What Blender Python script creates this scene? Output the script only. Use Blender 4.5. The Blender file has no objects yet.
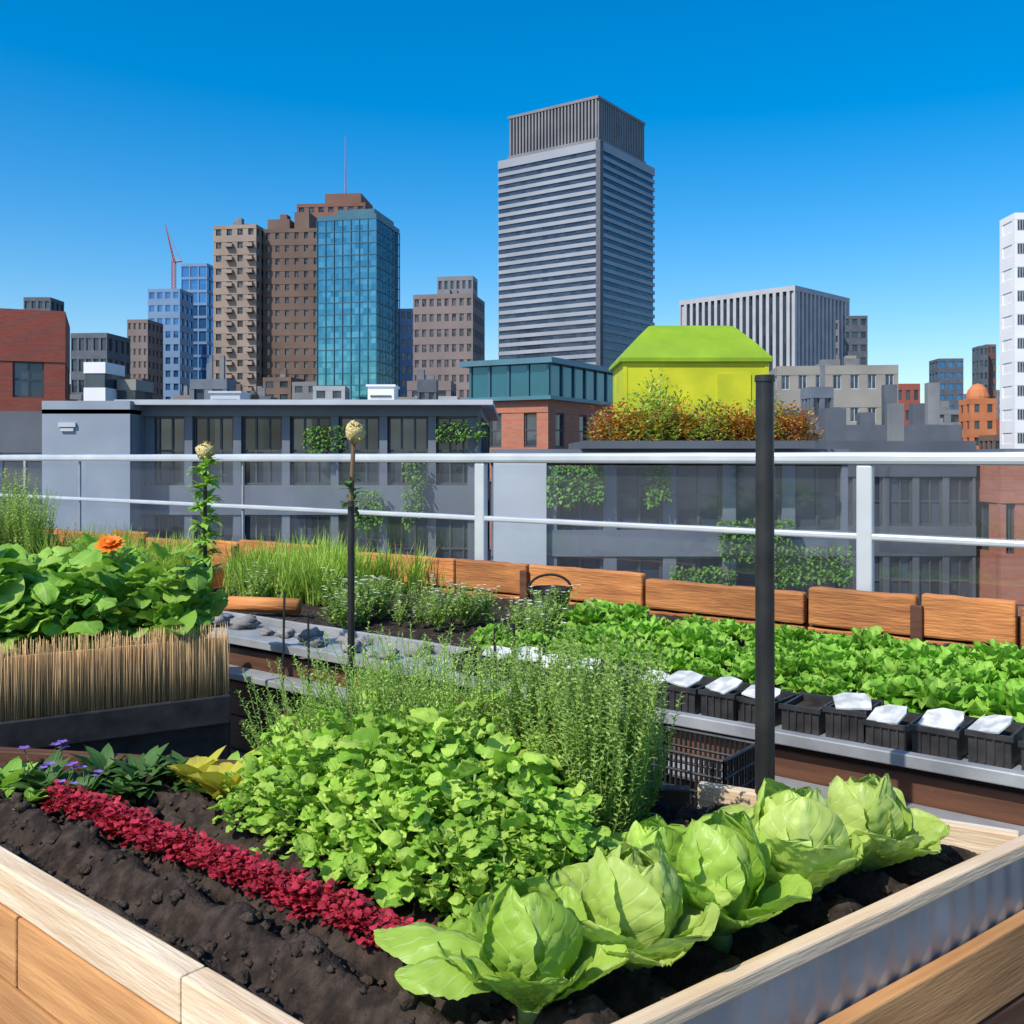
import bpy, math, random
from mathutils import Vector, Matrix, noise
R=random.Random(11)
scene=bpy.context.scene
col=scene.collection
sin,cos,pi=math.sin,math.cos,math.pi
scene.view_settings.view_transform='Standard'
try: scene.view_settings.look='None'
except Exception: pass
scene.view_settings.exposure=0

# ---------------------------------------------------------------- mesh builder
class MB:
    def __init__(s): s.v=[];s.f=[];s.m=[];s.uv=[]
    def _pad(s):
        while len(s.uv)<len(s.v): s.uv.append((0.5,0.5,0.0))
    def box(s,x0,x1,y0,y1,z0,z1,m=0):
        b=len(s.v)
        s.v+= [(x0,y0,z0),(x1,y0,z0),(x1,y1,z0),(x0,y1,z0),(x0,y0,z1),(x1,y0,z1),(x1,y1,z1),(x0,y1,z1)]
        for q in ((0,3,2,1),(4,5,6,7),(0,1,5,4),(1,2,6,5),(2,3,7,6),(3,0,4,7)):
            s.f.append(tuple(b+i for i in q)); s.m.append(m)
    def cyl(s,p0,p1,r0,r1,n=8,m=0,caps=True):
        p0=Vector(p0);p1=Vector(p1);d=(p1-p0)
        if d.length<1e-6: return
        d.normalize()
        a=d.cross(Vector((0,0,1))) if abs(d.z)<.95 else d.cross(Vector((1,0,0)))
        a.normalize(); c=d.cross(a)
        b=len(s.v)
        for p,r in ((p0,r0),(p1,r1)):
            for i in range(n):
                t=2*pi*i/n
                s.v.append(tuple(p+a*(cos(t)*r)+c*(sin(t)*r)))
        for i in range(n):
            j=(i+1)%n
            s.f.append((b+i,b+j,b+n+j,b+n+i)); s.m.append(m)
        if caps:
            s.f.append(tuple(b+i for i in reversed(range(n)))); s.m.append(m)
            s.f.append(tuple(b+n+i for i in range(n))); s.m.append(m)
    def ball(s,c,r,m=0,nr=7,ns=10,squash=1,nz=0,freq=8,seed=0):
        b=len(s.v)
        for i in range(nr+1):
            th=pi*i/nr
            for j in range(ns):
                ph=2*pi*j/ns
                d=Vector((sin(th)*cos(ph),sin(th)*sin(ph),cos(th)))
                k=1+nz*noise.noise(d*freq*.2+Vector((seed,seed*2.1,0)))
                s.v.append((c[0]+d.x*r*k,c[1]+d.y*r*k,c[2]+d.z*r*k*squash))
        for i in range(nr):
            for j in range(ns):
                j2=(j+1)%ns
                s.f.append((b+i*ns+j,b+(i+1)*ns+j,b+(i+1)*ns+j2,b+i*ns+j2)); s.m.append(m)
    def build(s,name,mats,smooth=False):
        me=bpy.data.meshes.new(name)
        me.from_pydata(s.v,[],s.f)
        for mt in mats: me.materials.append(mt)
        me.polygons.foreach_set('material_index',s.m)
        if smooth: me.polygons.foreach_set('use_smooth',[True]*len(s.f))
        s._pad()
        at=me.attributes.new('luv','FLOAT_VECTOR','POINT')
        at.data.foreach_set('vector',[x for t in s.uv for x in t])
        me.update()
        return me

def prof(t,k):
    if k==0: return max(0.0,sin(pi*min(1,t**.72)))**.8
    if k==3: return max(0.0,sin(pi*min(1,t**.85)))**.55
    if k==1:
        a=.22+.78*min(1,t/.5)**1.3
        if t>.62: a*=math.sqrt(max(0,1-((t-.62)/.385)**2))
        return a
    if k==4:
        a=.20+.80*min(1,t/.5)**1.1
        if t>.6: a*=math.sqrt(max(0,1-((t-.6)/.405)**2))
        return a
    if k==2: return (1-t)**.5*(.6+.4*min(1,t*4))
    return 1

def leaf(mb,p,yaw,pitch,L,W,bend=.8,cup=.15,nl=6,nw=4,k=0,ruf=0,crk=0,roll=0,m=0,puck=0,late=0):
    f=Vector((cos(yaw),sin(yaw),0)); sd=Vector((-sin(yaw),cos(yaw),0)); up=Vector((0,0,1))
    pos=Vector(p); seed=R.random()*100
    mb._pad(); b=len(mb.v)
    cr,sr=cos(roll),sin(roll)
    for i in range(nl+1):
        t=i/nl; a=pitch-bend*(t if not late else t**late)
        d=f*cos(a)+up*sin(a); n=up*cos(a)-f*sin(a)
        s2=sd*cr+n*sr; n2=n*cr-sd*sr
        w=W*prof(t,k)
        for j in range(nw+1):
            q=2*j/nw-1
            h=cup*w*abs(q)**1.6
            if ruf: h+=ruf*L*sin(t*17+seed+(3 if q>0 else 0))*abs(q)**2.2*min(1,t*3)
            if crk: h+=crk*L*noise.noise(Vector((q*W/L*9,t*9,seed)))*min(1,t*3)
            if puck: h+=puck*L*(abs(noise.noise(Vector((q*W/L*22,t*22,seed+7))))-.15)*min(1,t*4)
            v=pos+s2*(w*q)+n2*h
            mb.v.append((v.x,v.y,v.z)); mb.uv.append((q*.5+.5,t,seed))
        pos=pos+d*(L/nl)
    for i in range(nl):
        for j in range(nw):
            o=b+i*(nw+1)+j
            mb.f.append((o,o+1,o+nw+2,o+nw+1)); mb.m.append(m)

# ---------------------------------------------------------------- materials
def newmat(name):
    m=bpy.data.materials.new(name); m.use_nodes=True
    nt=m.node_tree; nt.nodes.clear()
    return m,nt,nt.nodes,nt.links
def rgba(c): return (c[0],c[1],c[2],1)
def mth(N,K,op,a,b=None,c=None):
    n=N.new('ShaderNodeMath'); n.operation=op
    for i,x in enumerate((a,b,c)):
        if x is None: continue
        if isinstance(x,(int,float)): n.inputs[i].default_value=x
        else: K.new(x,n.inputs[i])
    return n.outputs[0]
def mixc(N,K,fac,a,b,mode='MIX'):
    n=N.new('ShaderNodeMix'); n.data_type='RGBA'; n.blend_type=mode
    if isinstance(fac,(int,float)): n.inputs[0].default_value=fac
    else: K.new(fac,n.inputs[0])
    for idx,x in ((6,a),(7,b)):
        if isinstance(x,tuple): n.inputs[idx].default_value=rgba(x)
        else: K.new(x,n.inputs[idx])
    return n.outputs[2]
def pm(name,c1,c2=None,scale=3,rough=.7,metal=0,bump=0,bscale=40,stretch=(1,1,1),spec=.4,rnd=0,contrast=(.3,.7),detail=6,dirt=0):
    m,nt,N,K=newmat(name)
    if c2 is None: c2=tuple(x*.8 for x in c1)
    tc=N.new('ShaderNodeTexCoord'); mp=N.new('ShaderNodeMapping'); K.new(tc.outputs['Object'],mp.inputs[0])
    mp.inputs['Scale'].default_value=stretch
    oi=N.new('ShaderNodeObjectInfo')
    K.new(mth(N,K,'MULTIPLY',oi.outputs['Random'],37.0),mp.inputs['Location'])
    no=N.new('ShaderNodeTexNoise'); no.inputs['Scale'].default_value=scale; no.inputs['Detail'].default_value=detail
    K.new(mp.outputs[0],no.inputs[0])
    mr=N.new('ShaderNodeMapRange'); K.new(no.outputs[0],mr.inputs[0]); mr.inputs[1].default_value=contrast[0]; mr.inputs[2].default_value=contrast[1]
    c=mixc(N,K,mr.outputs[0],c1,c2)
    if dirt:
        n3=N.new('ShaderNodeTexNoise'); n3.inputs['Scale'].default_value=max(.02,scale*.6 if stretch!=(1,1,1) else scale*.23); n3.inputs['Detail'].default_value=6
        K.new(tc.outputs['Object'],n3.inputs[0])
        r3=N.new('ShaderNodeMapRange'); K.new(n3.outputs[0],r3.inputs[0]); r3.inputs[1].default_value=.45; r3.inputs[2].default_value=.7; r3.inputs[4].default_value=dirt
        c=mixc(N,K,r3.outputs[0],c,tuple(x*.35 for x in c1))
    if rnd:
        h=N.new('ShaderNodeHueSaturation'); K.new(c,h.inputs['Color'])
        K.new(mth(N,K,'MULTIPLY_ADD',oi.outputs['Random'],rnd,1-rnd/2),h.inputs['Value']); c=h.outputs[0]
    bs=N.new('ShaderNodeBsdfPrincipled'); K.new(c,bs.inputs['Base Color'])
    bs.inputs['Roughness'].default_value=rough; bs.inputs['Metallic'].default_value=metal
    bs.inputs['Specular IOR Level'].default_value=spec
    if bump:
        n2=N.new('ShaderNodeTexNoise'); n2.inputs['Scale'].default_value=bscale; n2.inputs['Detail'].default_value=5
        K.new(mp.outputs[0],n2.inputs[0])
        bp=N.new('ShaderNodeBump'); bp.inputs['Strength'].default_value=bump; bp.inputs['Distance'].default_value=.01
        K.new(n2.outputs[0],bp.inputs['Height']); K.new(bp.outputs[0],bs.inputs['Normal'])
    o=N.new('ShaderNodeOutputMaterial'); K.new(bs.outputs[0],o.inputs[0])
    return m
def brickmat(name,c1,c2,mortar,sc=1.0):
    m,nt,N,K=newmat(name)
    tc=N.new('ShaderNodeTexCoord'); sp=N.new('ShaderNodeSeparateXYZ'); K.new(tc.outputs['Object'],sp.inputs[0])
    cb=N.new('ShaderNodeCombineXYZ'); K.new(mth(N,K,'ADD',sp.outputs[0],sp.outputs[1]),cb.inputs[0]); K.new(sp.outputs[2],cb.inputs[1])
    br=N.new('ShaderNodeTexBrick'); K.new(cb.outputs[0],br.inputs[0]); br.inputs['Scale'].default_value=sc
    br.inputs['Color1'].default_value=rgba(c1); br.inputs['Color2'].default_value=rgba(c2); br.inputs['Mortar'].default_value=rgba(mortar)
    br.inputs['Mortar Size'].default_value=.012; br.inputs['Brick Width'].default_value=.3; br.inputs['Row Height'].default_value=.1
    no=N.new('ShaderNodeTexNoise'); no.inputs['Scale'].default_value=.7; no.inputs['Detail'].default_value=5; K.new(tc.outputs['Object'],no.inputs[0])
    c=mixc(N,K,mth(N,K,'MULTIPLY',no.outputs[0],.5),br.outputs[0],tuple(x*.5 for x in c1))
    bs=N.new('ShaderNodeBsdfPrincipled'); K.new(c,bs.inputs['Base Color']); bs.inputs['Roughness'].default_value=.85
    o=N.new('ShaderNodeOutputMaterial'); K.new(bs.outputs[0],o.inputs[0])
    return m
def glassmat(name,c1,c2,rough=.12,metal=.5,cell=(1.5,3.2),rnd=.5):
    m,nt,N,K=newmat(name)
    tc=N.new('ShaderNodeTexCoord'); oi=N.new('ShaderNodeObjectInfo')
    sp=N.new('ShaderNodeSeparateXYZ'); K.new(tc.outputs['Object'],sp.inputs[0])
    cb=N.new('ShaderNodeCombineXYZ')
    K.new(mth(N,K,'FLOOR',mth(N,K,'DIVIDE',mth(N,K,'ADD',sp.outputs[0],sp.outputs[1]),cell[0])),cb.inputs[0])
    K.new(mth(N,K,'FLOOR',mth(N,K,'DIVIDE',sp.outputs[2],cell[1])),cb.inputs[1])
    K.new(mth(N,K,'MULTIPLY',oi.outputs['Random'],97.0),cb.inputs[2])
    wn=N.new('ShaderNodeTexWhiteNoise'); K.new(cb.outputs[0],wn.inputs[0])
    c=mixc(N,K,wn.outputs[0],c1,c2)
    n4=N.new('ShaderNodeTexNoise'); n4.inputs['Scale'].default_value=1.1; n4.inputs['Detail'].default_value=3; K.new(tc.outputs['Object'],n4.inputs[0])
    c=mixc(N,K,mth(N,K,'MULTIPLY',n4.outputs[0],.5),c,tuple(x*.45 for x in c1))
    bs=N.new('ShaderNodeBsdfPrincipled'); K.new(c,bs.inputs['Base Color'])
    bs.inputs['Roughness'].default_value=rough; bs.inputs['Metallic'].default_value=metal
    no=N.new('ShaderNodeTexNoise'); no.inputs['Scale'].default_value=.35; K.new(tc.outputs['Object'],no.inputs[0])
    bp=N.new('ShaderNodeBump'); bp.inputs['Strength'].default_value=.15; bp.inputs['Distance'].default_value=.3
    K.new(no.outputs[0],bp.inputs['Height']); K.new(bp.outputs[0],bs.inputs['Normal'])
    o=N.new('ShaderNodeOutputMaterial'); K.new(bs.outputs[0],o.inputs[0])
    return m
def leafmat(name,c1,c2,vein=None,transl=.35,rough=.5,vs=.35,vn=9,spec=.35):
    m,nt,N,K=newmat(name)
    g=N.new('ShaderNodeNewGeometry'); oi=N.new('ShaderNodeObjectInfo')
    c=mixc(N,K,g.outputs['Random Per Island'],c1,c2)
    tc=N.new('ShaderNodeTexCoord'); no=N.new('ShaderNodeTexNoise'); no.inputs['Scale'].default_value=22; no.inputs['Detail'].default_value=4
    K.new(tc.outputs['Object'],no.inputs[0])
    c=mixc(N,K,mth(N,K,'MULTIPLY',no.outputs[0],.4),c,tuple(x*.5 for x in c1))
    h=N.new('ShaderNodeHueSaturation'); K.new(c,h.inputs['Color']); K.new(mth(N,K,'MULTIPLY_ADD',oi.outputs['Random'],.3,.88),h.inputs['Value']); c=h.outputs[0]
    bs=N.new('ShaderNodeBsdfPrincipled'); hgt=None
    if vein:
        at=N.new('ShaderNodeAttribute'); at.attribute_name='luv'
        sp=N.new('ShaderNodeSeparateXYZ'); K.new(at.outputs['Vector'],sp.inputs[0])
        q=mth(N,K,'ABSOLUTE',mth(N,K,'SUBTRACT',sp.outputs[0],.5))
        rib=N.new('ShaderNodeMapRange'); K.new(q,rib.inputs[0]); rib.inputs[1].default_value=.015; rib.inputs[2].default_value=.06; rib.inputs[3].default_value=1; rib.inputs[4].default_value=0
        fade=mth(N,K,'SUBTRACT',1.0,mth(N,K,'MULTIPLY',sp.outputs[1],.6))
        wob=mth(N,K,'MULTIPLY',no.outputs[0],.10)
        sv=mth(N,K,'SINE',mth(N,K,'MULTIPLY',mth(N,K,'ADD',wob,mth(N,K,'SUBTRACT',sp.outputs[1],mth(N,K,'MULTIPLY',q,.9))),vn*6.283))
        svp=N.new('ShaderNodeMapRange'); K.new(sv,svp.inputs[0]); svp.inputs[1].default_value=.82; svp.inputs[2].default_value=1.0
        vfac=mth(N,K,'MAXIMUM',mth(N,K,'MULTIPLY',rib.outputs[0],fade),mth(N,K,'MULTIPLY',svp.outputs[0],.3))
        c=mixc(N,K,mth(N,K,'MULTIPLY',vfac,vs*2),c,vein)
        hgt=mth(N,K,'SUBTRACT',mth(N,K,'MULTIPLY',no.outputs[0],.8),vfac)
    else: hgt=no.outputs[0]
    bp=N.new('ShaderNodeBump'); bp.inputs['Strength'].default_value=.5; bp.inputs['Distance'].default_value=.003
    K.new(hgt,bp.inputs['Height'])
    K.new(c,bs.inputs['Base Color']); bs.inputs['Roughness'].default_value=rough; bs.inputs['Specular IOR Level'].default_value=spec
    K.new(bp.outputs[0],bs.inputs['Normal'])
    tr=N.new('ShaderNodeBsdfTranslucent'); K.new(mixc(N,K,.35,c,(c1[0]*1.3+.08,c1[1]*1.3+.05,c1[2]*.6)),tr.inputs[0])
    mx=N.new('ShaderNodeMixShader'); mx.inputs[0].default_value=transl
    K.new(bs.outputs[0],mx.inputs[1]); K.new(tr.outputs[0],mx.inputs[2])
    o=N.new('ShaderNodeOutputMaterial'); K.new(mx.outputs[0],o.inputs[0])
    return m

M={}
M['pine']=pm('pine_wood',(.60,.31,.12),(.38,.17,.06),scale=2.2,rough=.7,stretch=(1.2,14,14),bump=.25,bscale=12,rnd=.25,dirt=.45)
M['pine_light']=pm('pale_pine_wood',(.80,.66,.48),(.58,.40,.24),scale=2.2,rough=.7,stretch=(1.2,14,14),bump=.3,bscale=12,rnd=.15,dirt=.35)
M['orange_wood']=pm('stained_orange_wood',(.64,.26,.075),(.33,.115,.035),scale=2.8,rough=.7,stretch=(1,10,10),bump=.6,bscale=10,rnd=.5,dirt=.7)
M['dark_wood']=pm('dark_brown_wood',(.12,.048,.024),(.06,.025,.012),scale=3,rough=.7,stretch=(1,12,12),bump=.2,rnd=.3)
M['soil']=pm('dark_soil',(.022,.016,.013),(.065,.046,.036),scale=28,rough=.95,bump=1.0,bscale=90,spec=.2,contrast=(.4,.68),detail=10)
M['clod']=pm('dry_soil_clod',(.03,.022,.017),(.085,.062,.048),scale=40,rough=.95,bump=1.0,bscale=120,spec=.2)
M['galv']=pm('galvanised_metal',(.42,.45,.48),(.28,.31,.34),scale=9,rough=.42,metal=.6,bump=.05,dirt=.4)
M['gray_metal']=pm('painted_gray_metal',(.40,.41,.42),(.24,.25,.26),scale=6,rough=.5,metal=.2,bump=.1,dirt=.4)
M['rail']=pm('silver_painted_metal',(.64,.67,.70),(.52,.55,.58),scale=4,rough=.32,metal=.3,dirt=.2)
M['black']=pm('black_painted_metal',(.012,.013,.014),(.03,.03,.03),scale=12,rough=.38,bump=.08)
M['black_plastic']=pm('black_plastic',(.015,.015,.017),(.045,.042,.04),scale=16,rough=.45,bump=.1,rnd=.3)
M['card']=pm('white_plastic_card',(.72,.73,.71),(.42,.43,.42),scale=22,rough=.6,rnd=.3,contrast=(.35,.6))
M['reed']=pm('dry_reed',(.84,.60,.32),(.52,.32,.14),scale=4,rough=.8,stretch=(60,60,2),contrast=(.25,.75))
M['stone']=pm('gray_stone',(.36,.35,.34),(.20,.19,.18),scale=14,rough=.9,bump=.5,rnd=.4)
M['deck']=pm('roof_deck_paving',(.22,.21,.20),(.14,.135,.13),scale=3,rough=.9,bump=.2)
M['ground']=pm('city_ground',(.12,.12,.12),(.20,.20,.18),scale=.03,rough=.95)
M['conc']=pm('gray_concrete',(.30,.34,.40),(.23,.27,.325),scale=.8,rough=.85,dirt=.25)
M['conc_mid']=pm('blue_gray_cladding',(.165,.19,.23),(.12,.14,.175),scale=.8,rough=.6,dirt=.4)
M['conc_dark']=pm('dark_gray_cladding',(.11,.125,.15),(.075,.085,.10),scale=.8,rough=.6,dirt=.2)
M['fascia']=pm('pale_roof_fascia',(.50,.53,.57),(.40,.43,.46),scale=1,rough=.6,dirt=.2)
M['brick_red']=brickmat('red_brick',(.36,.075,.045),(.28,.055,.035),(.22,.12,.10))
M['brick_orange']=brickmat('orange_brick',(.52,.18,.10),(.42,.13,.07),(.32,.2,.16))
M['tower_gray']=pm('light_gray_cladding',(.32,.345,.385),(.25,.275,.315),scale=.08,rough=.5,dirt=.15)
M['tower_crown']=pm('crown_gray_metal',(.22,.215,.22),(.14,.14,.155),scale=.1,rough=.5)
M['tan']=pm('tan_stone',(.34,.27,.22),(.24,.185,.15),scale=.12,rough=.85,dirt=.3)
M['brown']=pm('brown_stone',(.18,.12,.095),(.12,.08,.063),scale=.12,rough=.85,dirt=.3)
M['rust']=pm('rust_brown_cladding',(.22,.105,.075),(.13,.062,.045),scale=.12,rough=.7,dirt=.3)
M['midbrown']=pm('gray_brown_stone',(.24,.19,.18),(.17,.135,.13),scale=.1,rough=.85,dirt=.2)
M['mullion']=pm('blue_gray_mullion',(.06,.16,.21),(.045,.12,.16),scale=.2,rough=.4,metal=.4)
M['bluewall']=pm('pale_blue_cladding_and_haze',(.17,.27,.42),(.13,.22,.36),scale=.1,rough=.5)  # blue cladding; on the farthest towers it also paints in distance haze
M['white']=pm('white_render',(.78,.78,.78),(.70,.70,.70),scale=.3,rough=.8)
M['fin']=pm('pale_concrete_fin',(.42,.43,.45),(.33,.34,.36),scale=.2,rough=.8)
M['beige']=pm('beige_render',(.30,.285,.25),(.22,.21,.185),scale=.3,rough=.85,dirt=.3)
M['roofgray']=pm('roof_membrane',(.22,.23,.24),(.13,.135,.14),scale=.6,rough=.9)
M['orange_render']=pm('orange_render',(.55,.20,.08),(.42,.14,.06),scale=.4,rough=.85)
M['teal']=pm('teal_panel',(.10,.22,.27),(.07,.17,.22),scale=.8,rough=.4,metal=.2)
M['g_dark']=glassmat('dark_window_glass',(.03,.045,.06),(.09,.12,.15),metal=.3)
M['g_tower']=glassmat('tower_window_glass',(.035,.05,.08),(.08,.11,.155),metal=.35,cell=(2.4,30))
M['g_blue']=glassmat('blue_curtain_glass',(.05,.22,.31),(.13,.38,.48),metal=.8,rough=.08,cell=(2.0,30))
M['g_blue2']=glassmat('deep_blue_glass',(.05,.19,.42),(.08,.27,.52),metal=.6,cell=(2,3))
M['g_brown']=glassmat('brown_tower_glass',(.03,.03,.035),(.17,.16,.15),metal=.2,cell=(50,50))
M['g_near']=glassmat('near_window_glass',(.035,.05,.07),(.13,.165,.22),metal=.5,rough=.06,cell=(30,30))
M['g_teal']=glassmat('teal_glass',(.03,.13,.18),(.06,.22,.28),metal=.5,cell=(30,30))
M['frame']=pm('dark_window_frame',(.05,.055,.06),(.08,.085,.09),scale=5,rough=.5)
M['wframe']=pm('pale_window_frame',(.45,.48,.5),(.38,.4,.42),scale=5,rough=.5)
M['shed_wall']=pm('lime_painted_board',(.62,.62,.02),(.40,.46,.015),scale=1.3,rough=.65,dirt=.5)
M['shed_roof']=pm('lime_metal_roof',(.27,.42,.015),(.18,.32,.012),scale=1.6,rough=.55,dirt=.45)
M['crane']=pm('red_crane_paint',(.55,.12,.08),(.4,.1,.08),scale=1,rough=.6)
M['cream']=pm('cream_seed_head',(.70,.58,.28),(.5,.38,.15),scale=60,rough=.9,bump=1,bscale=150)
M['stem']=pm('green_stem',(.24,.38,.08),(.14,.25,.05),scale=30,rough=.6)
M['brownstem']=pm('woody_stem',(.20,.13,.07),(.12,.08,.04),scale=30,rough=.8)
M['basil']=leafmat('basil_leaf',(.20,.44,.03),(.54,.74,.13),vein=(.6,.74,.24),vs=.25,vn=5)
M['chard']=leafmat('broad_green_leaf',(.18,.42,.04),(.42,.64,.11),vein=(.5,.68,.25),vs=.28,vn=6)
M['ivy']=leafmat('ivy_leaf',(.08,.24,.03),(.20,.42,.06))
M['lettuce']=leafmat('lettuce_leaf',(.42,.60,.09),(.60,.74,.20),vein=(.74,.82,.46),vs=.28,vn=6,rough=.40,transl=.36)
M['romaine']=leafmat('deep_lettuce_leaf',(.30,.52,.05),(.48,.68,.12),vein=(.66,.76,.36),vs=.28,vn=6,rough=.40,transl=.36)
M['small_lettuce']=leafmat('young_lettuce_leaf',(.18,.46,.03),(.42,.68,.11),vein=(.48,.66,.2),vs=.25,vn=6)
M['herb']=leafmat('herb_leaf',(.26,.42,.08),(.48,.62,.18),rough=.6)
M['dill']=leafmat('feathery_leaf',(.32,.52,.08),(.52,.70,.18),rough=.6)
M['dkgreen']=leafmat('dark_green_leaf',(.05,.14,.03),(.12,.25,.06),vein=(.15,.26,.08),vs=.2)
M['grass']=leafmat('grass_blade',(.30,.50,.06),(.52,.64,.12),rough=.6)
M['red']=leafmat('crimson_leaf',(.28,.014,.03),(.66,.04,.08),vein=(.6,.09,.11),vs=.2,rough=.5,transl=.25)
M['orange_leaf']=leafmat('orange_leaf',(.60,.20,.03),(.68,.38,.05),transl=.2)
M['redor_leaf']=leafmat('rust_red_leaf',(.38,.07,.03),(.5,.14,.03),transl=.2)
M['yellow_leaf']=leafmat('yellow_green_leaf',(.55,.54,.05),(.68,.58,.08),vein=(.7,.65,.3))
M['purple']=leafmat('purple_petal',(.20,.10,.45),(.32,.2,.6),transl=.2)
M['orange_petal']=leafmat('orange_petal',(.80,.16,.01),(.85,.28,.02),transl=.2)
M['white_petal']=leafmat('white_petal',(.75,.75,.70),(.8,.8,.78),transl=.2)
def rail_glass():
    m,nt,N,K=newmat('railing_glass')
    t=N.new('ShaderNodeBsdfTransparent'); t.inputs[0].default_value=(.90,.93,.945,1)
    g=N.new('ShaderNodeBsdfGlossy'); g.inputs['Roughness'].default_value=.04; g.inputs[0].default_value=(.95,.98,1,1)
    mx=N.new('ShaderNodeMixShader'); mx.inputs[0].default_value=.09; K.new(t.outputs[0],mx.inputs[1]); K.new(g.outputs[0],mx.inputs[2])
    df=N.new('ShaderNodeBsdfDiffuse'); df.inputs[0].default_value=(.62,.66,.70,1)
    tc=N.new('ShaderNodeTexCoord'); no=N.new('ShaderNodeTexNoise'); no.inputs['Scale'].default_value=2.2; no.inputs['Detail'].default_value=5; K.new(tc.outputs['Object'],no.inputs[0])
    m2=N.new('ShaderNodeMixShader'); K.new(mth(N,K,'MULTIPLY',no.outputs[0],.06),m2.inputs[0]); K.new(mx.outputs[0],m2.inputs[1]); K.new(df.outputs[0],m2.inputs[2])
    o=N.new('ShaderNodeOutputMaterial'); K.new(m2.outputs[0],o.inputs[0]); return m
M['rglass']=rail_glass()

# ---------------------------------------------------------------- objects
def ob(name,me,loc=(0,0,0),rot=(0,0,0),sc=1,parent=None,label=None,cat=None,group=None,kind=None,bevel=0):
    o=bpy.data.objects.new(name,me)
    o.location=loc; o.rotation_euler=rot
    o.scale=(sc,sc,sc) if isinstance(sc,(int,float)) else sc
    col.objects.link(o)
    if parent is not None:
        o.parent=parent; 
        o.matrix_parent_inverse=parent.matrix_basis.inverted()
    if label: o['label']=label
    if cat: o['category']=cat
    if group: o['group']=group
    if kind: o['kind']=kind
    if bevel:
        b=o.modifiers.new('bevel','BEVEL'); b.width=bevel; b.segments=2; b.limit_method='ANGLE'
    return o
def lob(name,me,loc,rotz,parent,label=None):
    o=bpy.data.objects.new(name,me); o.location=loc; o.rotation_euler=(0,0,rotz); col.objects.link(o); o.parent=parent
    if label: o['label']=label
    return o
def root(name,loc,rz=0,**kw): return ob(name,None,loc,(0,0,rz),**kw)
def plank(name,p0,p1,z0,z1,th,mat,parent=None,side=0,bevel=.004,label=None,rough=.0015):
    p0=Vector((p0[0],p0[1],0));p1=Vector((p1[0],p1[1],0)); d=p1-p0; L=d.length; a=math.atan2(d.y,d.x)
    mb=MB(); n=max(1,int(L/(.25 if rough<.003 else .06))); y0=-th/2+side*th/2; y1=y0+th
    for i in range(n+1):
        x=L*i/n; w=R.uniform(-rough,rough)
        mb.v+=[(x,y0+w,z0),(x,y1+w,z0),(x,y1+w,z1+w),(x,y0+w,z1+w)]
    for i in range(n):
        o=i*4
        for k in range(4):
            k2=(k+1)%4
            mb.f.append((o+k,o+4+k,o+4+k2,o+k2)[::-1]); mb.m.append(0)
    mb.f.append((0,1,2,3)[::-1]); mb.m.append(0)
    e=n*4; mb.f.append((e,e+1,e+2,e+3)); mb.m.append(0)
    return ob(name,mb.build(name,[mat]),(p0.x,p0.y,0),(0,0,a),parent=parent,bevel=bevel,label=label)

# ================================================================ SETTING
ZG=-14.0
mb=MB(); mb.v=[(-4000,-4000,0),(4000,-4000,0),(4000,4000,0),(-4000,4000,0)]; mb.f=[(0,1,2,3)]; mb.m=[0]
ob('ground',mb.build('ground',[M['ground']]),(0,0,ZG),kind='structure')

U=Vector((-.792,.61,0)); V=Vector((.61,.792,0)); O=Vector((1.4,2.74,0)); UA=math.atan2(U.y,U.x)
def P(u,v,z=0):
    p=O+U*u+V*v; return (p.x,p.y,z)
mb=MB()
c=[P(-9,2.5),P(12,2.5),P(12,-9),P(-9,-9)]
for z in (0,-.4):
    for p in c: mb.v.append((p[0],p[1],z))
mb.f=[(0,1,2,3),(7,6,5,4),(0,4,5,1),(1,5,6,2),(2,6,7,3),(3,7,4,0)]; mb.m=[0]*6
ob('roof_deck',mb.build('roof_deck',[M['deck']]),kind='structure')
mb=MB()
c=[P(-8.9,2.45),P(11.9,2.45),P(11.9,-8.9),P(-8.9,-8.9)]
for z in (-.4,ZG):
    for p in c: mb.v.append((p[0],p[1],z))
mb.f=[(0,1,2,3),(7,6,5,4),(0,4,5,1),(1,5,6,2),(2,6,7,3),(3,7,4,0)]; mb.m=[0]*6
ob('building',mb.build('building_wall',[M['conc']]),label='plain gray building carrying the roof garden',cat='building')

# ---------------------------------------------------------------- buildings
def pane_mesh(w,h,glass):
    mb=MB(); mb.box(-w/2,w/2,0,.06,-h/2,h/2,0)
    return mb.build('window',[glass])
def frame_mesh(w,h,mat,nm,nh,fr):
    mb=MB()
    mb.box(-w/2,w/2,-.05,0.0,-h/2,-h/2+fr); mb.box(-w/2,w/2,-.05,0.0,h/2-fr,h/2)
    mb.box(-w/2,-w/2+fr,-.045,0.0,-h/2+fr,h/2-fr); mb.box(w/2-fr,w/2,-.045,0.0,-h/2+fr,h/2-fr)
    for i in range(nm):
        x=-w/2+w*(i+1)/(nm+1); mb.box(x-fr/2,x+fr/2,-.04,0.0,-h/2+fr,h/2-fr)
    for i in range(nh):
        z=-h/2+h*(i+1)/(nh+1); mb.box(-w/2+fr,w/2-fr,-.035,0.0,z-fr/2,z+fr/2)
    return mb.build('window_frame',[mat])
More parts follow.
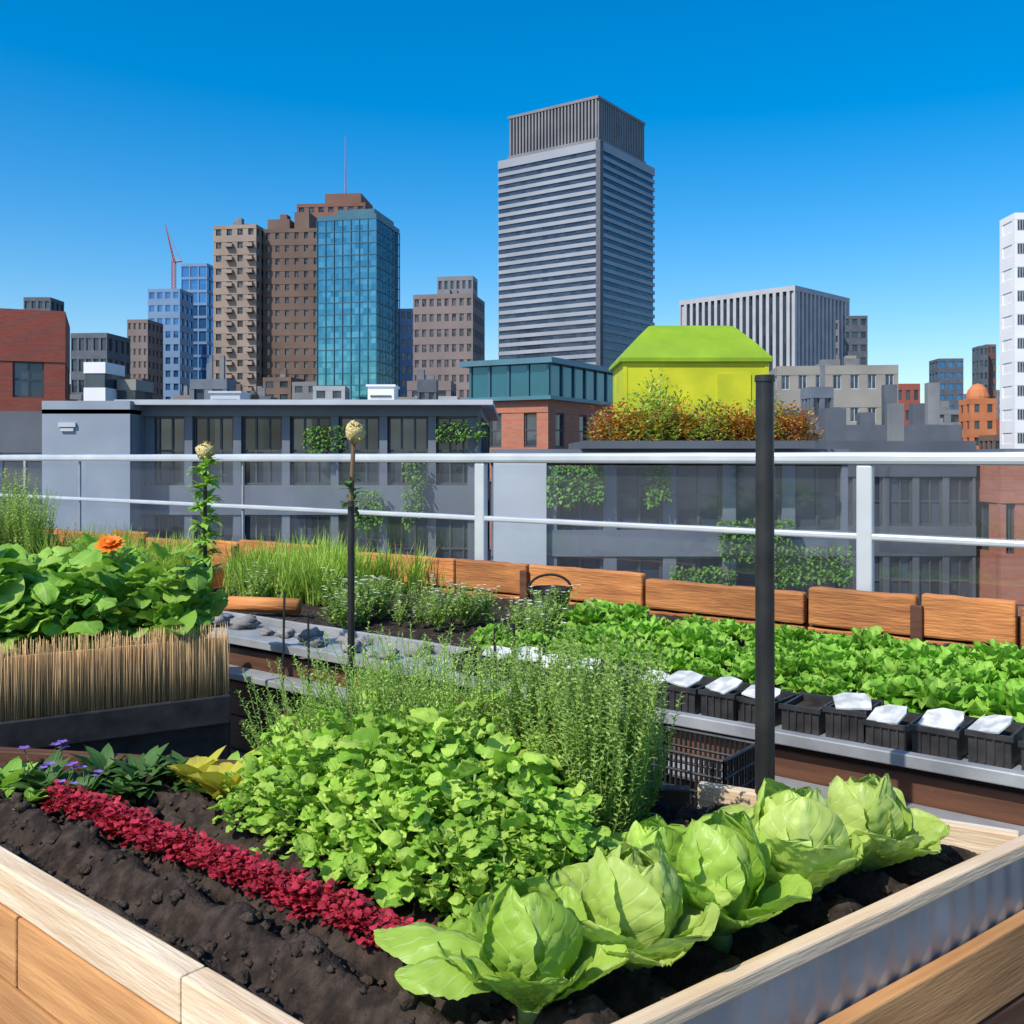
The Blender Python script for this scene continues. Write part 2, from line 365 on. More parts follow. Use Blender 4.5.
def bld(label,X,Y,theta,a,b,ztop,wall,glass,floors,cf,cr,wf=.6,hf=.55,rec=.4,par=1.0,zw=-4,panes=True,name='building',cat='building',
        roof=None,detail=None,faces='FRL',bandproud=True,extra=None,group=None,rooftop=0,zb=ZG):
    r=root(name,(X,Y,0),-math.radians(theta),label=label,cat=cat,group=group)
    roof=roof or M['roofgray']
    wm=MB(); z1=ztop-par
    wm.box(-a,0,0,b,zb,zw,0)
    wm.box(-a+rec,-rec,rec,b-rec,zw-.5,z1+.1,1 if not panes else 0)
    fh=(z1-zw)/floors; slots=[]
    bd=0 if bandproud else .12*rec
    pd=.12*rec if bandproud else 0
    e=.03*rec
    def facebox(face,s0,s1,d0,z0_,z1_,mi=0):
        if face=='F': wm.box(-a+s0,-a+s1,d0,rec+.02,z0_,z1_,mi)
        elif face=='R': wm.box(-rec-.02,-d0,s0,s1,z0_,z1_,mi)
        elif face=='L': wm.box(-a+d0,-a+rec+.02,s0,s1,z0_,z1_,mi)
        else: wm.box(-a+s0,-a+s1,b-rec-.02,b-d0,z0_,z1_,mi)
    for face in 'FRLB':
        w=a if face in 'FB' else b
        cols=max(1,cf if face in 'FB' else cr)
        s_lo,s_hi=(0,w) if face in 'FB' else (rec,w-rec)
        for k in range(floors):
            zz=zw+k*fh
            if hf<1: facebox(face,s_lo,s_hi,bd,zz,zz+fh*(1-hf))
        cw=w/cols; pw=cw*(1-wf)
        if wf<1:
            for i in range(cols+1):
                s0=max(s_lo+e,i*cw-pw/2); s1=min(s_hi-e,i*cw+pw/2)
                facebox(face,s0,s1,pd,zw,z1)
        if panes and face in faces:
            ww=cw*wf; hh=fh*hf
            if cols==1: ww=s_hi-s_lo-2*e
            pmesh=pane_mesh(ww-.01,hh-.01,glass)
            fm=None
            if detail: fm=frame_mesh(ww-.02,hh-.02,detail[0],detail[1],detail[2],detail[3])
            for k in range(floors):
                for i in range(cols):
                    zz=zw+k*fh+fh*(1-hf)+hh/2; s=(i+.5)*cw if cols>1 else w/2; dd=rec*.7
                    if face=='F': loc=(-a+s,dd,zz); rz=0
                    elif face=='R': loc=(-dd,s,zz); rz=pi/2
                    else: loc=(-a+dd,s,zz); rz=-pi/2
                    slots.append((face,k,pmesh,fm,loc,rz))
    lob('wall',wm.build('wall',[wall,glass]),(0,0,0),0,r)
    rm=MB(); 
    rm.box(-a-.003,.003,-.003,b+.003,z1,ztop-.3,1)
    rm.box(-a+.5*rec,-.5*rec,.5*rec,b-.5*rec,ztop-.35,ztop-.25,0)
    t=min(.4,a*.05)
    rm.box(-a-.003,.003,-.003,t,ztop-.3,ztop,1); rm.box(-a-.003,.003,b-t,b+.003,ztop-.3,ztop,1)
    rm.box(-a-.003,-a+t,t,b-t,ztop-.3,ztop,1); rm.box(-t,.003,t,b-t,ztop-.3,ztop,1)
    for i in range(rooftop):
        x=R.uniform(-a*.85,-a*.25); y=R.uniform(b*.1,b*.6); w=a*R.uniform(.08,.2); h=R.uniform(.8,2.6)
        rm.box(x,x+w,y,y+w,ztop-.25+.002*i,ztop+h,R.choice((0,1)))
    lob('roof',rm.build('roof',[roof,wall]),(0,0,0),0,r)
    if panes:
        slots.sort(key=lambda s:(-s[1],s[0]))
        vis=slots[:100]; rest=slots[100:]
        for face,k,pmesh,fm,loc,rz in vis:
            w=lob('window',pmesh,loc,rz,r)
            if fm: lob('window_frame',fm,(0,0,0),0,w)
        if rest:
            m2=MB()
            for face,k,pmesh,fm,loc,rz in rest:
                b0=len(m2.v); cz,sz=cos(rz),sin(rz)
                for v in pmesh.vertices: m2.v.append((loc[0]+v.co.x*cz-v.co.y*sz,loc[1]+v.co.x*sz+v.co.y*cz,loc[2]+v.co.z))
                for p in pmesh.polygons: m2.f.append(tuple(b0+i for i in p.vertices)); m2.m.append(0)
            o=lob('window',m2.build('window',[glass]),(0,0,0),0,r); o['kind']='stuff'
    return r
def addpart(r,name,mats,fn):
    mb=MB(); fn(mb); return lob(name,mb.build(name,mats),(0,0,0),0,r)

t=bld('tall gray office tower with horizontal bands and ribbed crown',30.8,350,35,44,42,112.4,M['tower_gray'],M['g_tower'],36,1,1,wf=1,hf=.55,rec=.6,par=3,zw=0,name='office_tower',cat='skyscraper')
def crown(mb):
    z0,z1=112.3,129.5
    mb.box(-40.5,-3.5,4,38,z0,z1-1,1)
    n=26
    for i in range(n+1):
        x=-40.5+37*i/n; mb.box(x-.35,x+.35,3.1,4,z0,z1-1.02,0)
        y=4+34*i/n; mb.box(-3.5,-2.6,y-.35,y+.35,z0,z1-1.02,0)
        mb.box(-41.4,-40.5,y-.35,y+.35,z0,z1-1.02,0)
    mb.box(-41.6,-2.4,2.9,39,z1-1,z1,0); mb.box(-41.7,-2.3,2.8,39.1,z0+1,z0+2.2,0)
    mb.box(-30,-14,12,28,z1-.02,z1+2.2,1)
addpart(t,'crown',[M['tower_crown'],M['conc_dark']],crown)
addpart(t,'corner_pier',[M['conc_dark']],lambda mb:(mb.box(-1.6,.2,-.2,2.0,0,112.5)))
addpart(t,'roof_mast',[M['gray_metal']],lambda mb:(mb.cyl((-20,20,129),(-20,20,135),.3,.1,6)))

b1=bld('tan stone apartment tower with many small windows and balconies',-66.5,260,8,11.8,16,62,M['tan'],M['g_brown'],19,4,5,wf=.5,hf=.5,rec=.6,name='apartment_tower',cat='tower',rooftop=3)
def balc(mb):
    for k in range(18):
        z=-2+k*3.42
        mb.box(-8.2,-6.2,-1.2,.05,z,z+.9); mb.box(-2.6,-.7,-1.2,.05,z,z+.9)
addpart(b1,'balcony',[M['tan']],balc)['kind']='stuff'
b2=bld('brown stone apartment tower with stepped top',-50.2,262,6,15.5,18,61.5,M['brown'],M['g_brown'],19,6,6,wf=.42,hf=.5,rec=.6,name='apartment_tower',cat='tower',rooftop=3)
addpart(b2,'roof_step',[M['brown'],M['rust']],lambda mb:(mb.box(-15,-9,2,16,61,64.5,0),mb.box(-8,-4,3,14,61,66.5,0),mb.box(-12,-10,3,6,64.4,66,1)))
b3=bld('rust brown tower with stepped roof and red mast',-41.8,285,5,20,18,74,M['rust'],M['g_brown'],20,7,6,wf=.55,hf=.4,rec=.5,name='apartment_tower',cat='tower',rooftop=2)
addpart(b3,'roof_step',[M['rust']],lambda mb:(mb.box(-12,-1.5,1,16,73.9,77)))
addpart(b3,'roof_mast',[M['crane']],lambda mb:(mb.cyl((-6.5,3,76),(-6.5,3,94),.25,.12,6)))
g=bld('blue glass office tower with chamfered roof line',-31.5,232,12,14.6,17,58.0,M['mullion'],M['g_blue'],22,1,1,wf=1,hf=.92,rec=.25,par=1.2,name='glass_tower',cat='skyscraper')
def mul(mb):
    for i in range(8):
        x=-14.6+14.6*i/7; mb.box(x-.07,x+.07,-.12,.1,-4,57)
    for i in range(9):
        y=17*i/8; mb.box(-.1,.12,y-.07,y+.07,-4,57); mb.box(-14.72,-14.5,y-.07,y+.07,-4,57)
addpart(g,'mullion',[M['mullion']],mul)
addpart(g,'roof_step',[M['mullion'],M['g_blue']],lambda mb:(mb.box(-10,-.8,1,15,57.7,59.4,0)))
bld('gray brown apartment block with grid of windows',-8.6,220,10,13.6,13,37.5,M['midbrown'],M['g_brown'],12,8,7,wf=.55,hf=.5,rec=.4,name='apartment_tower',cat='tower',rooftop=3)
bld('small gray penthouse tower above apartments',-8.9,228,10,8.4,5,42.8,M['tower_crown'],M['g_dark'],10,6,5,wf=.5,hf=.6,rec=.3,panes=False,zw=10,cat='tower')
bld('pale blue office block',-99.6,300,5,10,10,52,M['bluewall'],M['g_blue2'],14,4,3,wf=.6,hf=.5,rec=.3,panes=False,cat='tower')
bld('slim deep blue glass tower',-97.6,320,5,8.6,10,63.5,M['bluewall'],M['g_blue2'],16,3,3,wf=.85,hf=.8,rec=.3,panes=False,cat='tower')
bld('dark gray office block',-81,200,5,7.6,10,26.3,M['conc_dark'],M['g_dark'],7,5,4,wf=.7,hf=.6,rec=.3,panes=False)
bld('pale brick apartment block',-102,280,5,6,10,40,M['midbrown'],M['g_brown'],12,4,4,wf=.5,hf=.5,rec=.3,panes=False)
bld('pale blue gray slim block',-29.9,300,5,5.5,10,46,M['bluewall'],M['g_dark'],12,3,3,wf=.6,hf=.5,rec=.3,panes=False)
bld('dark tower top behind brick building',-120,260,0,7,8,43,M['conc_dark'],M['g_dark'],12,4,3,wf=.6,hf=.5,rec=.3,panes=False)
bld('gray office block with pale vertical fins',84.9,300,45,42,35,53,M['fin'],M['g_dark'],1,18,14,wf=.55,hf=.985,rec=1.4,par=1.5,zw=0,name='finned_office_block',cat='office building',bandproud=False)
bld('dark stepped office block',114.5,322,5,8,12,47,M['conc_dark'],M['g_dark'],12,3,3,wf=.6,hf=.5,rec=.3,panes=False)
bld('gray office block with low roof plant',104,318,5,6,12,45,M['tower_crown'],M['g_dark'],12,3,3,wf=.6,hf=.5,rec=.3,panes=False)
bld('beige gray flat roofed block',42.5,110,8,13,14,11.6,M['beige'],M['g_dark'],4,7,6,wf=.5,hf=.45,rec=.25,detail=(M['wframe'],1,0,.08),rooftop=4)
bld('dark flat roofed block with roof plant',27,60,6,6.8,8,3.4,M['conc_dark'],M['g_dark'],3,6,4,wf=.7,hf=.4,rec=.2,zw=-6,rooftop=4)
bld('small red brick block',65.3,160,4,3.8,8,13.2,M['brick_red'],M['g_dark'],5,3,3,wf=.5,hf=.5,rec=.2,panes=False)
bld('dark slender office tower',158,350,5,8.5,10,36,M['conc_dark'],M['g_blue2'],10,3,3,wf=.6,hf=.5,rec=.3,panes=False)
bld('dark slender office tower',190.5,400,5,3.4,8,46,M['conc_dark'],M['g_dark'],10,2,2,wf=.6,hf=.5,rec=.3,panes=False)
bld('brown slender office tower',195.6,404,5,4.0,8,47,M['rust'],M['g_dark'],10,2,2,wf=.6,hf=.5,rec=.3,panes=False)
o=bld('orange rendered tower with rounded cap',87.2,180,5,4.5,6,12,M['orange_render'],M['g_dark'],5,2,2,wf=.4,hf=.5,rec=.2,panes=False)
addpart(o,'dome',[M['orange_render']],lambda mb:mb.ball((-2.2,3,11.8),2.1,squash=1.5,ns=14))
bld('white rendered apartment tower with rows of windows',87.6,150,2,12,5,38.2,M['white'],M['g_dark'],11,6,1,wf=.62,hf=.48,rec=.10,zw=-2,detail=(M['wframe'],2,0,.1),name='apartment_tower',cat='tower',faces='F')
rb=bld('red brick building with dark framed window',-20.1,45,-22,9,6,8.0,M['brick_red'],M['g_near'],3,3,2,wf=.42,hf=.5,rec=.25,zw=-3.9,par=2.3,detail=(M['frame'],1,1,.07),name='brick_building',faces='F')
bld('small white roof block',-36.6,90,3,2.0,4,10,M['white'],M['g_dark'],3,1,1,wf=1,hf=.3,rec=.1,panes=False)
bld('small beige roof block',-34.6,92,3,1.8,4,8.6,M['beige'],M['g_dark'],3,1,1,wf=1,hf=.3,rec=.1,panes=False)
nb=bld('long low gray office building with dark glazing',-.75,24,0,8.2,10,2.75,M['conc_mid'],M['g_near'],5,7,6,wf=.84,hf=.70,rec=.3,zw=-9.4,par=.32,detail=(M['frame'],2,1,.045),name='office_building',roof=M['roofgray'],zb=ZG)
addpart(nb,'fascia',[M['fascia']],lambda mb:(mb.box(-8.6,.3,-.5,10.2,2.68,2.80)))
w2=bld('pale gray concrete wing with blank wall',-8.9,23.3,0,2.05,.68,2.76,M['conc'],M['g_near'],4,1,1,wf=1,hf=.02,rec=.1,zw=-9,par=.2,panes=False,name='office_building')
addpart(w2,'vent',[M['fascia']],lambda mb:(mb.box(-1.65,-1.25,-.06,.02,2.15,2.25),mb.box(-1.6,-1.3,-.05,.02,2.05,2.12)))
bld('gray concrete wing beside the brick building',-11.0,24,0,6.0,8,2.55,M['conc_dark'],M['g_near'],4,4,3,wf=.8,hf=.5,rec=.2,zw=-9,panes=True,detail=(M['wframe'],1,0,.05),name='office_building')
bk=bld('orange brick block with teal glass penthouse',1.44,40,30,3.3,6.6,3.75,M['brick_orange'],M['g_near'],4,2,3,wf=.36,hf=.5,rec=.2,zw=-8,par=.5,detail=(M['frame'],0,1,.06),name='brick_building')
def pent(mb):
    mb.box(-3.9,.25,-.25,6.8,3.75,3.9,1); mb.box(-3.6,.05,-.05,6.5,3.9,5.2,0); mb.box(-4.0,.35,-.35,6.9,5.2,5.42,1)
    for i in range(5): x=-3.6+3.65*i/4; mb.box(x-.05,x+.05,-.12,-.05,3.9,5.2,2)
    for i in range(7): y=6.5*i/6; mb.box(.05,.12,y-.05,y+.05,3.9,5.2,2)
addpart(bk,'penthouse',[M['g_teal'],M['teal'],M['mullion']],pent)
tb=bld('gray terrace building with planted roof',6.4,19,0,6.8,12,1.6,M['conc_mid'],M['g_near'],5,6,5,wf=.78,hf=.72,rec=.25,zw=-7.6,par=.25,detail=(M['frame'],1,1,.05),name='terrace_building')
addpart(tb,'terrace_slab',[M['conc_dark']],lambda mb:(mb.box(-5.1,-.85,-.7,4,1.605,1.75)))
addpart(tb,'wall_panel',[M['fascia']],lambda mb:(mb.box(-6.75,-5.75,-.12,-.004,-2.2,1.45)))
bld('dark gray glazed office block beside terrace',13.0,28,0,4.2,8,1.9,M['conc_dark'],M['g_near'],4,5,3,wf=.78,hf=.62,rec=.2,zw=-8,detail=(M['frame'],1,1,.05),name='office_building',rooftop=2)
bld('small orange brick block with windows',14.3,27,0,1.1,8,1.2,M['brick_orange'],M['g_near'],3,2,3,wf=.45,hf=.5,rec=.2,zw=-8,detail=(M['frame'],1,0,.05),name='brick_building')
bld('gray concrete block with flat roof',19,30,0,4.2,8,1.7,M['conc_mid'],M['g_near'],4,4,3,wf=.7,hf=.6,rec=.2,zw=-8,panes=True,rooftop=3)
bld('beige rendered block with flat roof',9.6,36,0,2.6,8,1.6,M['beige'],M['g_near'],4,3,3,wf=.5,hf=.5,rec=.2,zw=-8,panes=False,rooftop=2)
for x,w,h,mm,lb in ((-9.2,.9,.9,'fascia','pale metal roof ventilation unit'),(-6.5,2.2,.45,'conc_dark','dark metal roof ventilation unit'),(-4.4,.8,1.1,'white','white roof access box')):
    mb=MB(); mb.box(0,w,0,1.1,0,h); mb.box(-.05,w+.05,-.05,1.15,h,h+.06)
    for i in range(5): mb.box(.08,w-.08,-.03,0,.12+i*h*.15,.12+i*h*.15+.05,1)
    ob('roof_vent_unit',mb.build('roof_vent_unit',[M[mm],M['frame']]),(x,30.5,2.5),label=lb,cat='ventilation unit')
fm=[M['beige'],M['midbrown'],M['conc_dark'],M['tower_crown'],M['conc_mid'],M['fin'],M['brown'],M['brick_red']]
for i in range(54):
    Y=R.uniform(65,260); X=R.uniform(-.52,.56)*Y
    px=512+1000*X/Y
    top=R.uniform(386,425) if px>480 else R.uniform(372,402)
    if px>880: top=R.uniform(402,435)
    z=1.45+(457-top)/1000*Y; w=R.uniform(.018,.045)*Y
    bld(R.choice(['low city block with flat roof','small flat roofed city building']),X,Y,R.uniform(-6,12),w,w*1.2,z,R.choice(fm),M['g_dark'],4,max(2,int(w/3)),3,wf=.55,hf=.5,rec=.25,panes=False,zw=z-14 if z-14>ZG+.5 else ZG+1,rooftop=R.randint(0,3),group='low city buildings')
for i in range(34):
    Y=R.uniform(420,900); X=R.uniform(-.55,.58)*Y
    top=R.uniform(388,420)
    z=1.45+(457-top)/1000*Y; w=R.uniform(.010,.025)*Y
    bld('distant hazy city tower',X,Y,R.uniform(-6,12),w,w,z,R.choice([M['bluewall'],M['tower_crown'],M['midbrown'],M['fin']]),M['g_dark'],8,4,4,wf=.6,hf=.5,rec=.5,panes=False,zw=0,group='distant city towers')  # no atmosphere here; haze is put into the bluish wall colour
r=root('construction_crane',(-102.5,303,52),0.0,label='red lattice tower crane rising above a blue block',cat='crane')
mb=MB()
for dx in (-.5,.5):
    for dy in (-.5,.5): mb.cyl((dx,dy,0),(dx,dy,9),.1,.1,4)
for k in range(9):
    mb.cyl((-.5,-.5,k),(.5,-.5,k+1),.07,.07,4); mb.cyl((.5,.5,k),(-.5,.5,k+1),.07,.07,4)
lob('mast',mb.build('mast',[M['crane']]),(0,0,0),0,r)
mb=MB()
a0=Vector((0,0,8.5)); a1=Vector((-2.6,0,20))
for off in ((0,.35,0),(0,-.35,0),(.5,0,.2)): mb.cyl(a0+Vector(off),a1,.12,.07,4)
for k in range(10):
    q=a0.lerp(a1,k/10); q2=a0.lerp(a1,(k+1)/10); mb.cyl(q+Vector((0,.3,0)),q2+Vector((.4*(1-k/10),0,.1)),.05,.05,4)
mb.cyl(a0,(2.5,0,8.8),.3,.3,5); mb.cyl((2.5,0,8.8),(1,0,11.5),.07,.07,4); mb.cyl((1,0,11.5),a1,.05,.05,4)
lob('jib',mb.build('jib',[M['crane']]),(0,0,0),0,r)

# ---------------------------------------------------------------- lime shed
r=root('garden_shed',(3.86,21.0,1.6),0,label='lime green painted shed with faceted hipped roof on planted terrace',cat='shed')
mb=MB(); mb.box(-1.52,1.52,0,2.2,0,1.88,0)
mb.box(-1.53,-1.44,-.012,.0,.02,1.84,0); mb.box(1.44,1.53,-.012,.0,.02,1.84,0); mb.box(-1.44,1.44,-.010,.0,1.76,1.84,0)
lob('wall',mb.build('wall',[M['shed_wall']]),(0,0,0),0,r)
mb=MB()
rings=[(1.61,1.85,0),(1.60,1.93,0),(1.28,2.28,.22),(.98,2.60,.55),(.90,2.68,.7),(.80,2.71,.85)]
for hw,z,ins in rings:
    mb.v+=[(-hw,-.08+ins,z),(hw,-.08+ins,z),(hw,2.28-ins,z),(-hw,2.28-ins,z)]
for i in range(len(rings)-1):
    for k in range(4): mb.f.append((i*4+k,i*4+(k+1)%4,i*4+4+(k+1)%4,i*4+4+k)); mb.m.append(0)
e=(len(rings)-1)*4; mb.f.append((e,e+1,e+2,e+3)); mb.m.append(0); mb.f.append((3,2,1,0)); mb.m.append(0)
lob('roof',mb.build('roof',[M['shed_roof']]),(0,0,0),0,r)
mb=MB(); mb.box(.45,1.15,-.03,-.003,.05,1.6,0); mb.cyl((1.05,-.06,.8),(1.05,-.03,.8),.03,.03,8,1)
lob('door',mb.build('door',[M['shed_wall'],M['frame']]),(0,0,0),0,r)

# ================================================================ plants
def shrub_mesh(mats,n=520,r=.4,h=.6,L=.085,bias=None):
    mb=MB()
    for i in range(9):
        az=R.uniform(0,6.28); mb.cyl((0,0,0),(cos(az)*r*.7,sin(az)*r*.7,h*R.uniform(.5,.9)),.012,.004,5,len(mats)-1)
    for i in range(n):
        az=R.uniform(0,6.28); el=math.asin(R.uniform(0,1)); k=R.uniform(.55,1.05)*(1+.25*noise.noise(Vector((az*1.5,el*2,r*9))))
        p=(cos(az)*cos(el)*r*k,sin(az)*cos(el)*r*k,h*sin(el)*k)
        mi=R.randrange(len(mats)-1)
        leaf(mb,p,az+R.uniform(-1,1),R.uniform(-.2,1.2),L*R.uniform(.6,1.3),L*.28,nl=3,nw=2,m=mi)
    return mb.build('shrub',mats,True)
sh1=shrub_mesh([M['orange_leaf'],M['redor_leaf'],M['orange_leaf'],M['herb'],M['brownstem']])
sh2=shrub_mesh([M['herb'],M['yellow_leaf'],M['chard'],M['brownstem']],h=.75)
sh3=shrub_mesh([M['orange_leaf'],M['yellow_leaf'],M['herb'],M['brownstem']],h=.5)
for i in range(20):
    x=1.82+i*.19+R.uniform(-.05,.05); y=R.uniform(18.7,19.6)
    me=[sh1,sh2,sh3,sh1][(i*7+i//3)%4] if not 4<=i<=5 else sh2
    s=R.uniform(.85,1.3)*(1.2 if i in (4,5) else 1)
    ob('terrace_shrub',me,(x,y,1.74),(0,0,R.uniform(0,6)),s,label='orange and green autumn shrub on terrace edge beside lime shed',cat='shrub',group='terrace shrubs')
for x,s in ((2.95,1.9),(3.45,1.45),(4.6,1.2),(5.1,1.3)):
    ob('terrace_shrub',sh2 if x<4 else sh1,(x,20.5,1.74),(0,0,R.uniform(0,6)),(s*.6,s*.5,s),label='taller yellow green shrub against the lime shed wall',cat='shrub',group='terrace shrubs')
def hangvine(w,h,n):
    mb=MB()
    for i in range(int(w*6)): 
        x=R.uniform(-w/2,w/2); mb.cyl((x,0,0),(x+R.uniform(-.1,.1),-.02,-h*R.uniform(.6,1)),.008,.004,4,1)
    for i in range(n):
        x=R.uniform(-w/2,w/2); z=-h*R.random()**.9*(.75+.3*noise.noise(Vector((x*3,0,1))))
        leaf(mb,(x,-R.uniform(.02,.16),z),-pi/2+R.uniform(-1,1),R.uniform(-.9,.4),R.uniform(.06,.12),.03,nl=3,nw=2)
    return mb.build('climbing_plant',[M['ivy'],M['brownstem']],True)
for x,y,z,w,h,n in ((1.2,18.95,1.3,1.05,.95,750),(2.75,18.95,1.3,.45,.95,340),(4.6,18.95,.3,1.4,1.0,700),(-2.35,23.9,1.4,.5,2.0,380),(-4.5,23.9,2.2,.9,.8,260),(-1.2,23.9,2.3,1.2,.6,240),(5.6,18.95,-.2,1.6,1.0,550),(3.6,18.95,-.6,1.2,.7,400),(-3.4,23.9,.7,.7,1.2,300),(7.6,23.0,0,0,0,0)):
    if n: ob('climbing_plant',hangvine(w,h,n),(x,y,z),label='green climbing plant on the neighbouring facade',cat='climbing plant',group='climbing plants on facades')

def lettuce_mesh(mat,r=.13,h=.2,n=20,nl=12,nw=10,crk=.05,ruf=.03,name='lettuce',bo=1.35,wk=.62,bi=-.25,k=1,cup=.25):
    mb=MB()
    mb.cyl((0,0,-.01),(0,0,.03),r*.15,r*.12,8,0)
    for i in range(n):
        t=i/(n-1); yaw=i*2.4+R.uniform(-.2,.2)
        pitch=.55+.9*t+R.uniform(-.1,.1)
        L=(r*1.7)*(1-t)+h*.85*t; L*=R.uniform(.88,1.1)
        bend=bo*(1-t)+bi*t+R.uniform(-.15,.15)
        W=r*(wk-.14*t)*R.uniform(.85,1.15)
        base=(cos(yaw)*.012,sin(yaw)*.012,.015)
        leaf(mb,base,yaw,pitch,L,W,bend=bend,cup=cup+.3*t,nl=nl,nw=nw,k=k,ruf=ruf,crk=crk,roll=R.uniform(-.15,.15),m=0)
    return mb.build(name,[mat],True)
def heading_lettuce(mat,ni=11,no=8,long=None):
    """plump butterhead: inner leaves wrap into a round heart, outer ones cup around it"""
    mb=MB(); mb.cyl((0,0,-.01),(0,0,.04),.022,.018,8,0)
    for i in range(no):
        yaw=i*2*pi/no+R.uniform(-.25,.25)
        L=R.uniform(.135,.165); W=R.uniform(.062,.074)
        leaf(mb,(cos(yaw)*.02,sin(yaw)*.02,.015),yaw,R.uniform(.55,.85),L,W,bend=R.uniform(-.25,.5),cup=.38,nl=26,nw=20,k=4,ruf=.016,crk=.035,puck=.055,roll=R.uniform(-.2,.2))
    for i in range(ni):
        t=i/(ni-1); yaw=i*2.4+R.uniform(-.2,.2)
        L=(.185-.03*t)*R.uniform(.92,1.08); W=(.075-.014*t)
        leaf(mb,(cos(yaw)*.016,sin(yaw)*.016,.02),yaw,.62+.55*t,L,W,bend=-(1.55-.5*t)+R.uniform(-.12,.12),cup=.55,nl=26,nw=20,k=4,ruf=.012,crk=.03,puck=.05,roll=R.uniform(-.12,.12))
    if long:
        for yw,L,W in long: leaf(mb,(0,0,.04),yw,.75,L,W,bend=1.25,cup=-.6,nl=28,nw=18,k=4,ruf=.012,crk=.02,puck=.035)
    return mb.build('lettuce',[mat],True)
big=[heading_lettuce(M['lettuce']) for _ in range(3)]
bigr=[heading_lettuce(M['romaine'],10,7) for _ in range(2)]
longm=heading_lettuce(M['romaine'],9,6,[(2.80,.27,.05),(3.25,.21,.05)])
SZ=.585
for (x,y,me,s,lb,rz) in ((.72,2.06,big[0],1.12,'plump light green lettuce',1.0),(.545,1.93,big[1],1.22,'plump pale green lettuce',2.2),(.60,2.14,bigr[1],.85,'deep green lettuce',4.0),(.37,1.79,bigr[0],1.18,'plump deep green lettuce',.4),
    (.20,1.66,big[2],1.20,'plump light green lettuce',3.1),(.03,1.55,longm,1.08,'drooping leaved lettuce',0.0),(.27,1.94,bigr[1],.85,'deep green lettuce',5.0)):
    ob('lettuce',me,(x,y,SZ),(0,0,rz),s,label=lb+' head in dark soil of raised bed',cat='lettuce',group='large lettuces in the raised bed')

def basil_mesh(mat,r=.17,h=.25,n=120,L=.075,nl=6,nw=4,wr=.36,k_=0,crk=.08,vary=(.4,1.35)):
    mb=MB()
    for i in range(12):
        az=R.uniform(0,6.28); k=R.uniform(.2,.8)
        mb.cyl((0,0,0),(cos(az)*r*k,sin(az)*r*k,h*R.uniform(.6,.9)),.004,.0025,5,1)
    for i in range(n):
        az=R.uniform(0,6.28); el=math.asin(R.uniform(0,1)); k=R.uniform(.5,1.0)*(1+.3*noise.noise(Vector((az*2,el*2,n*.1+L*50))))
        p=(cos(az)*cos(el)*r*k,sin(az)*cos(el)*r*k,.02+h*sin(el)*k)
        l=L*(vary[0]+(vary[1]-vary[0])*R.random()**1.6)
        leaf(mb,p,az+R.uniform(-1.4,1.4),R.uniform(-.1,1.1),l,l*wr*R.uniform(.8,1.15),bend=R.uniform(.2,1.7),cup=R.uniform(-.4,.6),nl=nl,nw=nw,k=k_,crk=crk,roll=R.uniform(-.6,.6),ruf=.03)
    return mb.build('basil_plant',[mat,M['stem']],True)
bas=[basil_mesh(M['basil'],n=430,L=.044,wr=.46,k_=3,crk=.20,nl=7,nw=6,vary=(.4,1.45)) for _ in range(5)]
for (x,y,s) in ((-.56,2.34,.72),(-.43,2.22,.85),(-.30,2.12,.9),(-.18,2.02,.92),(-.08,1.92,.88),(-.01,1.84,.72),(-.50,2.44,.85),(-.36,2.32,1.02),(-.22,2.2,1.1),(-.09,2.1,1.08),(.02,2.0,1.0),(.08,1.92,.75),(-.12,2.33,1.05),(.02,2.22,.95),(-.3,2.45,.9)):
    ob('basil_plant',R.choice(bas),(x,y,SZ),(0,0,R.uniform(0,6)),s*R.uniform(.9,1.05),label='bushy bright green basil plant in the raised bed',cat='basil plant',group='basil plants in the raised bed')

def bush_mesh(mat,n=46,h=.44,r=.13,ll=.022,per=34,spread=.25,name='herb_bush',wk=.17,lean=.02):
    mb=MB()
    for i in range(n):
        az=R.uniform(0,6.28); k=math.sqrt(R.random())
        b=Vector((cos(az)*r*.5*k,sin(az)*r*.5*k,0)); H=h*R.uniform(.5,1.05)
        tip=b+Vector((cos(az)*r*k*(1+spread)+R.uniform(-lean,lean),sin(az)*r*k*(1+spread)+R.uniform(-lean,lean),H))
        mid=(b+tip)/2+Vector((R.uniform(-lean,lean),R.uniform(-lean,lean),0))
        mb.cyl(b,mid,.0020,.0014,4,1,False); mb.cyl(mid,tip,.0014,.0006,4,1,False)
        for j in range(per):
            t=.12+.88*j/per; p=b.lerp(mid,t*2) if t<.5 else mid.lerp(tip,t*2-1)
            leaf(mb,p,j*2.4+R.uniform(-.4,.4),R.uniform(.2,.9),ll*R.uniform(.5,1.4)*(1.15-.55*t),ll*wk,nl=2,nw=2,bend=.5)
    return mb.build(name,[mat,M['stem']],True)
hb=[bush_mesh(M['herb'],ll=.022,per=62,n=92,r=.10,spread=.05,lean=.03,wk=.2) for _ in range(3)]
fd=[bush_mesh(M['dill'],n=80,h=.34,r=.13,ll=.018,per=60,spread=.3,wk=.13,lean=.035) for _ in range(3)]
for x,y,s in ((.19,2.18,.98),(.24,2.28,.98),(.12,2.32,1.02),(.19,2.4,1.02),(.04,2.44,1.0)):
    ob('herb_bush',R.choice(hb),(x,y,SZ-.01),(0,0,R.uniform(0,6)),s,label='tall wispy green herb bush in the raised bed',cat='herb plant',group='tall herb bushes')
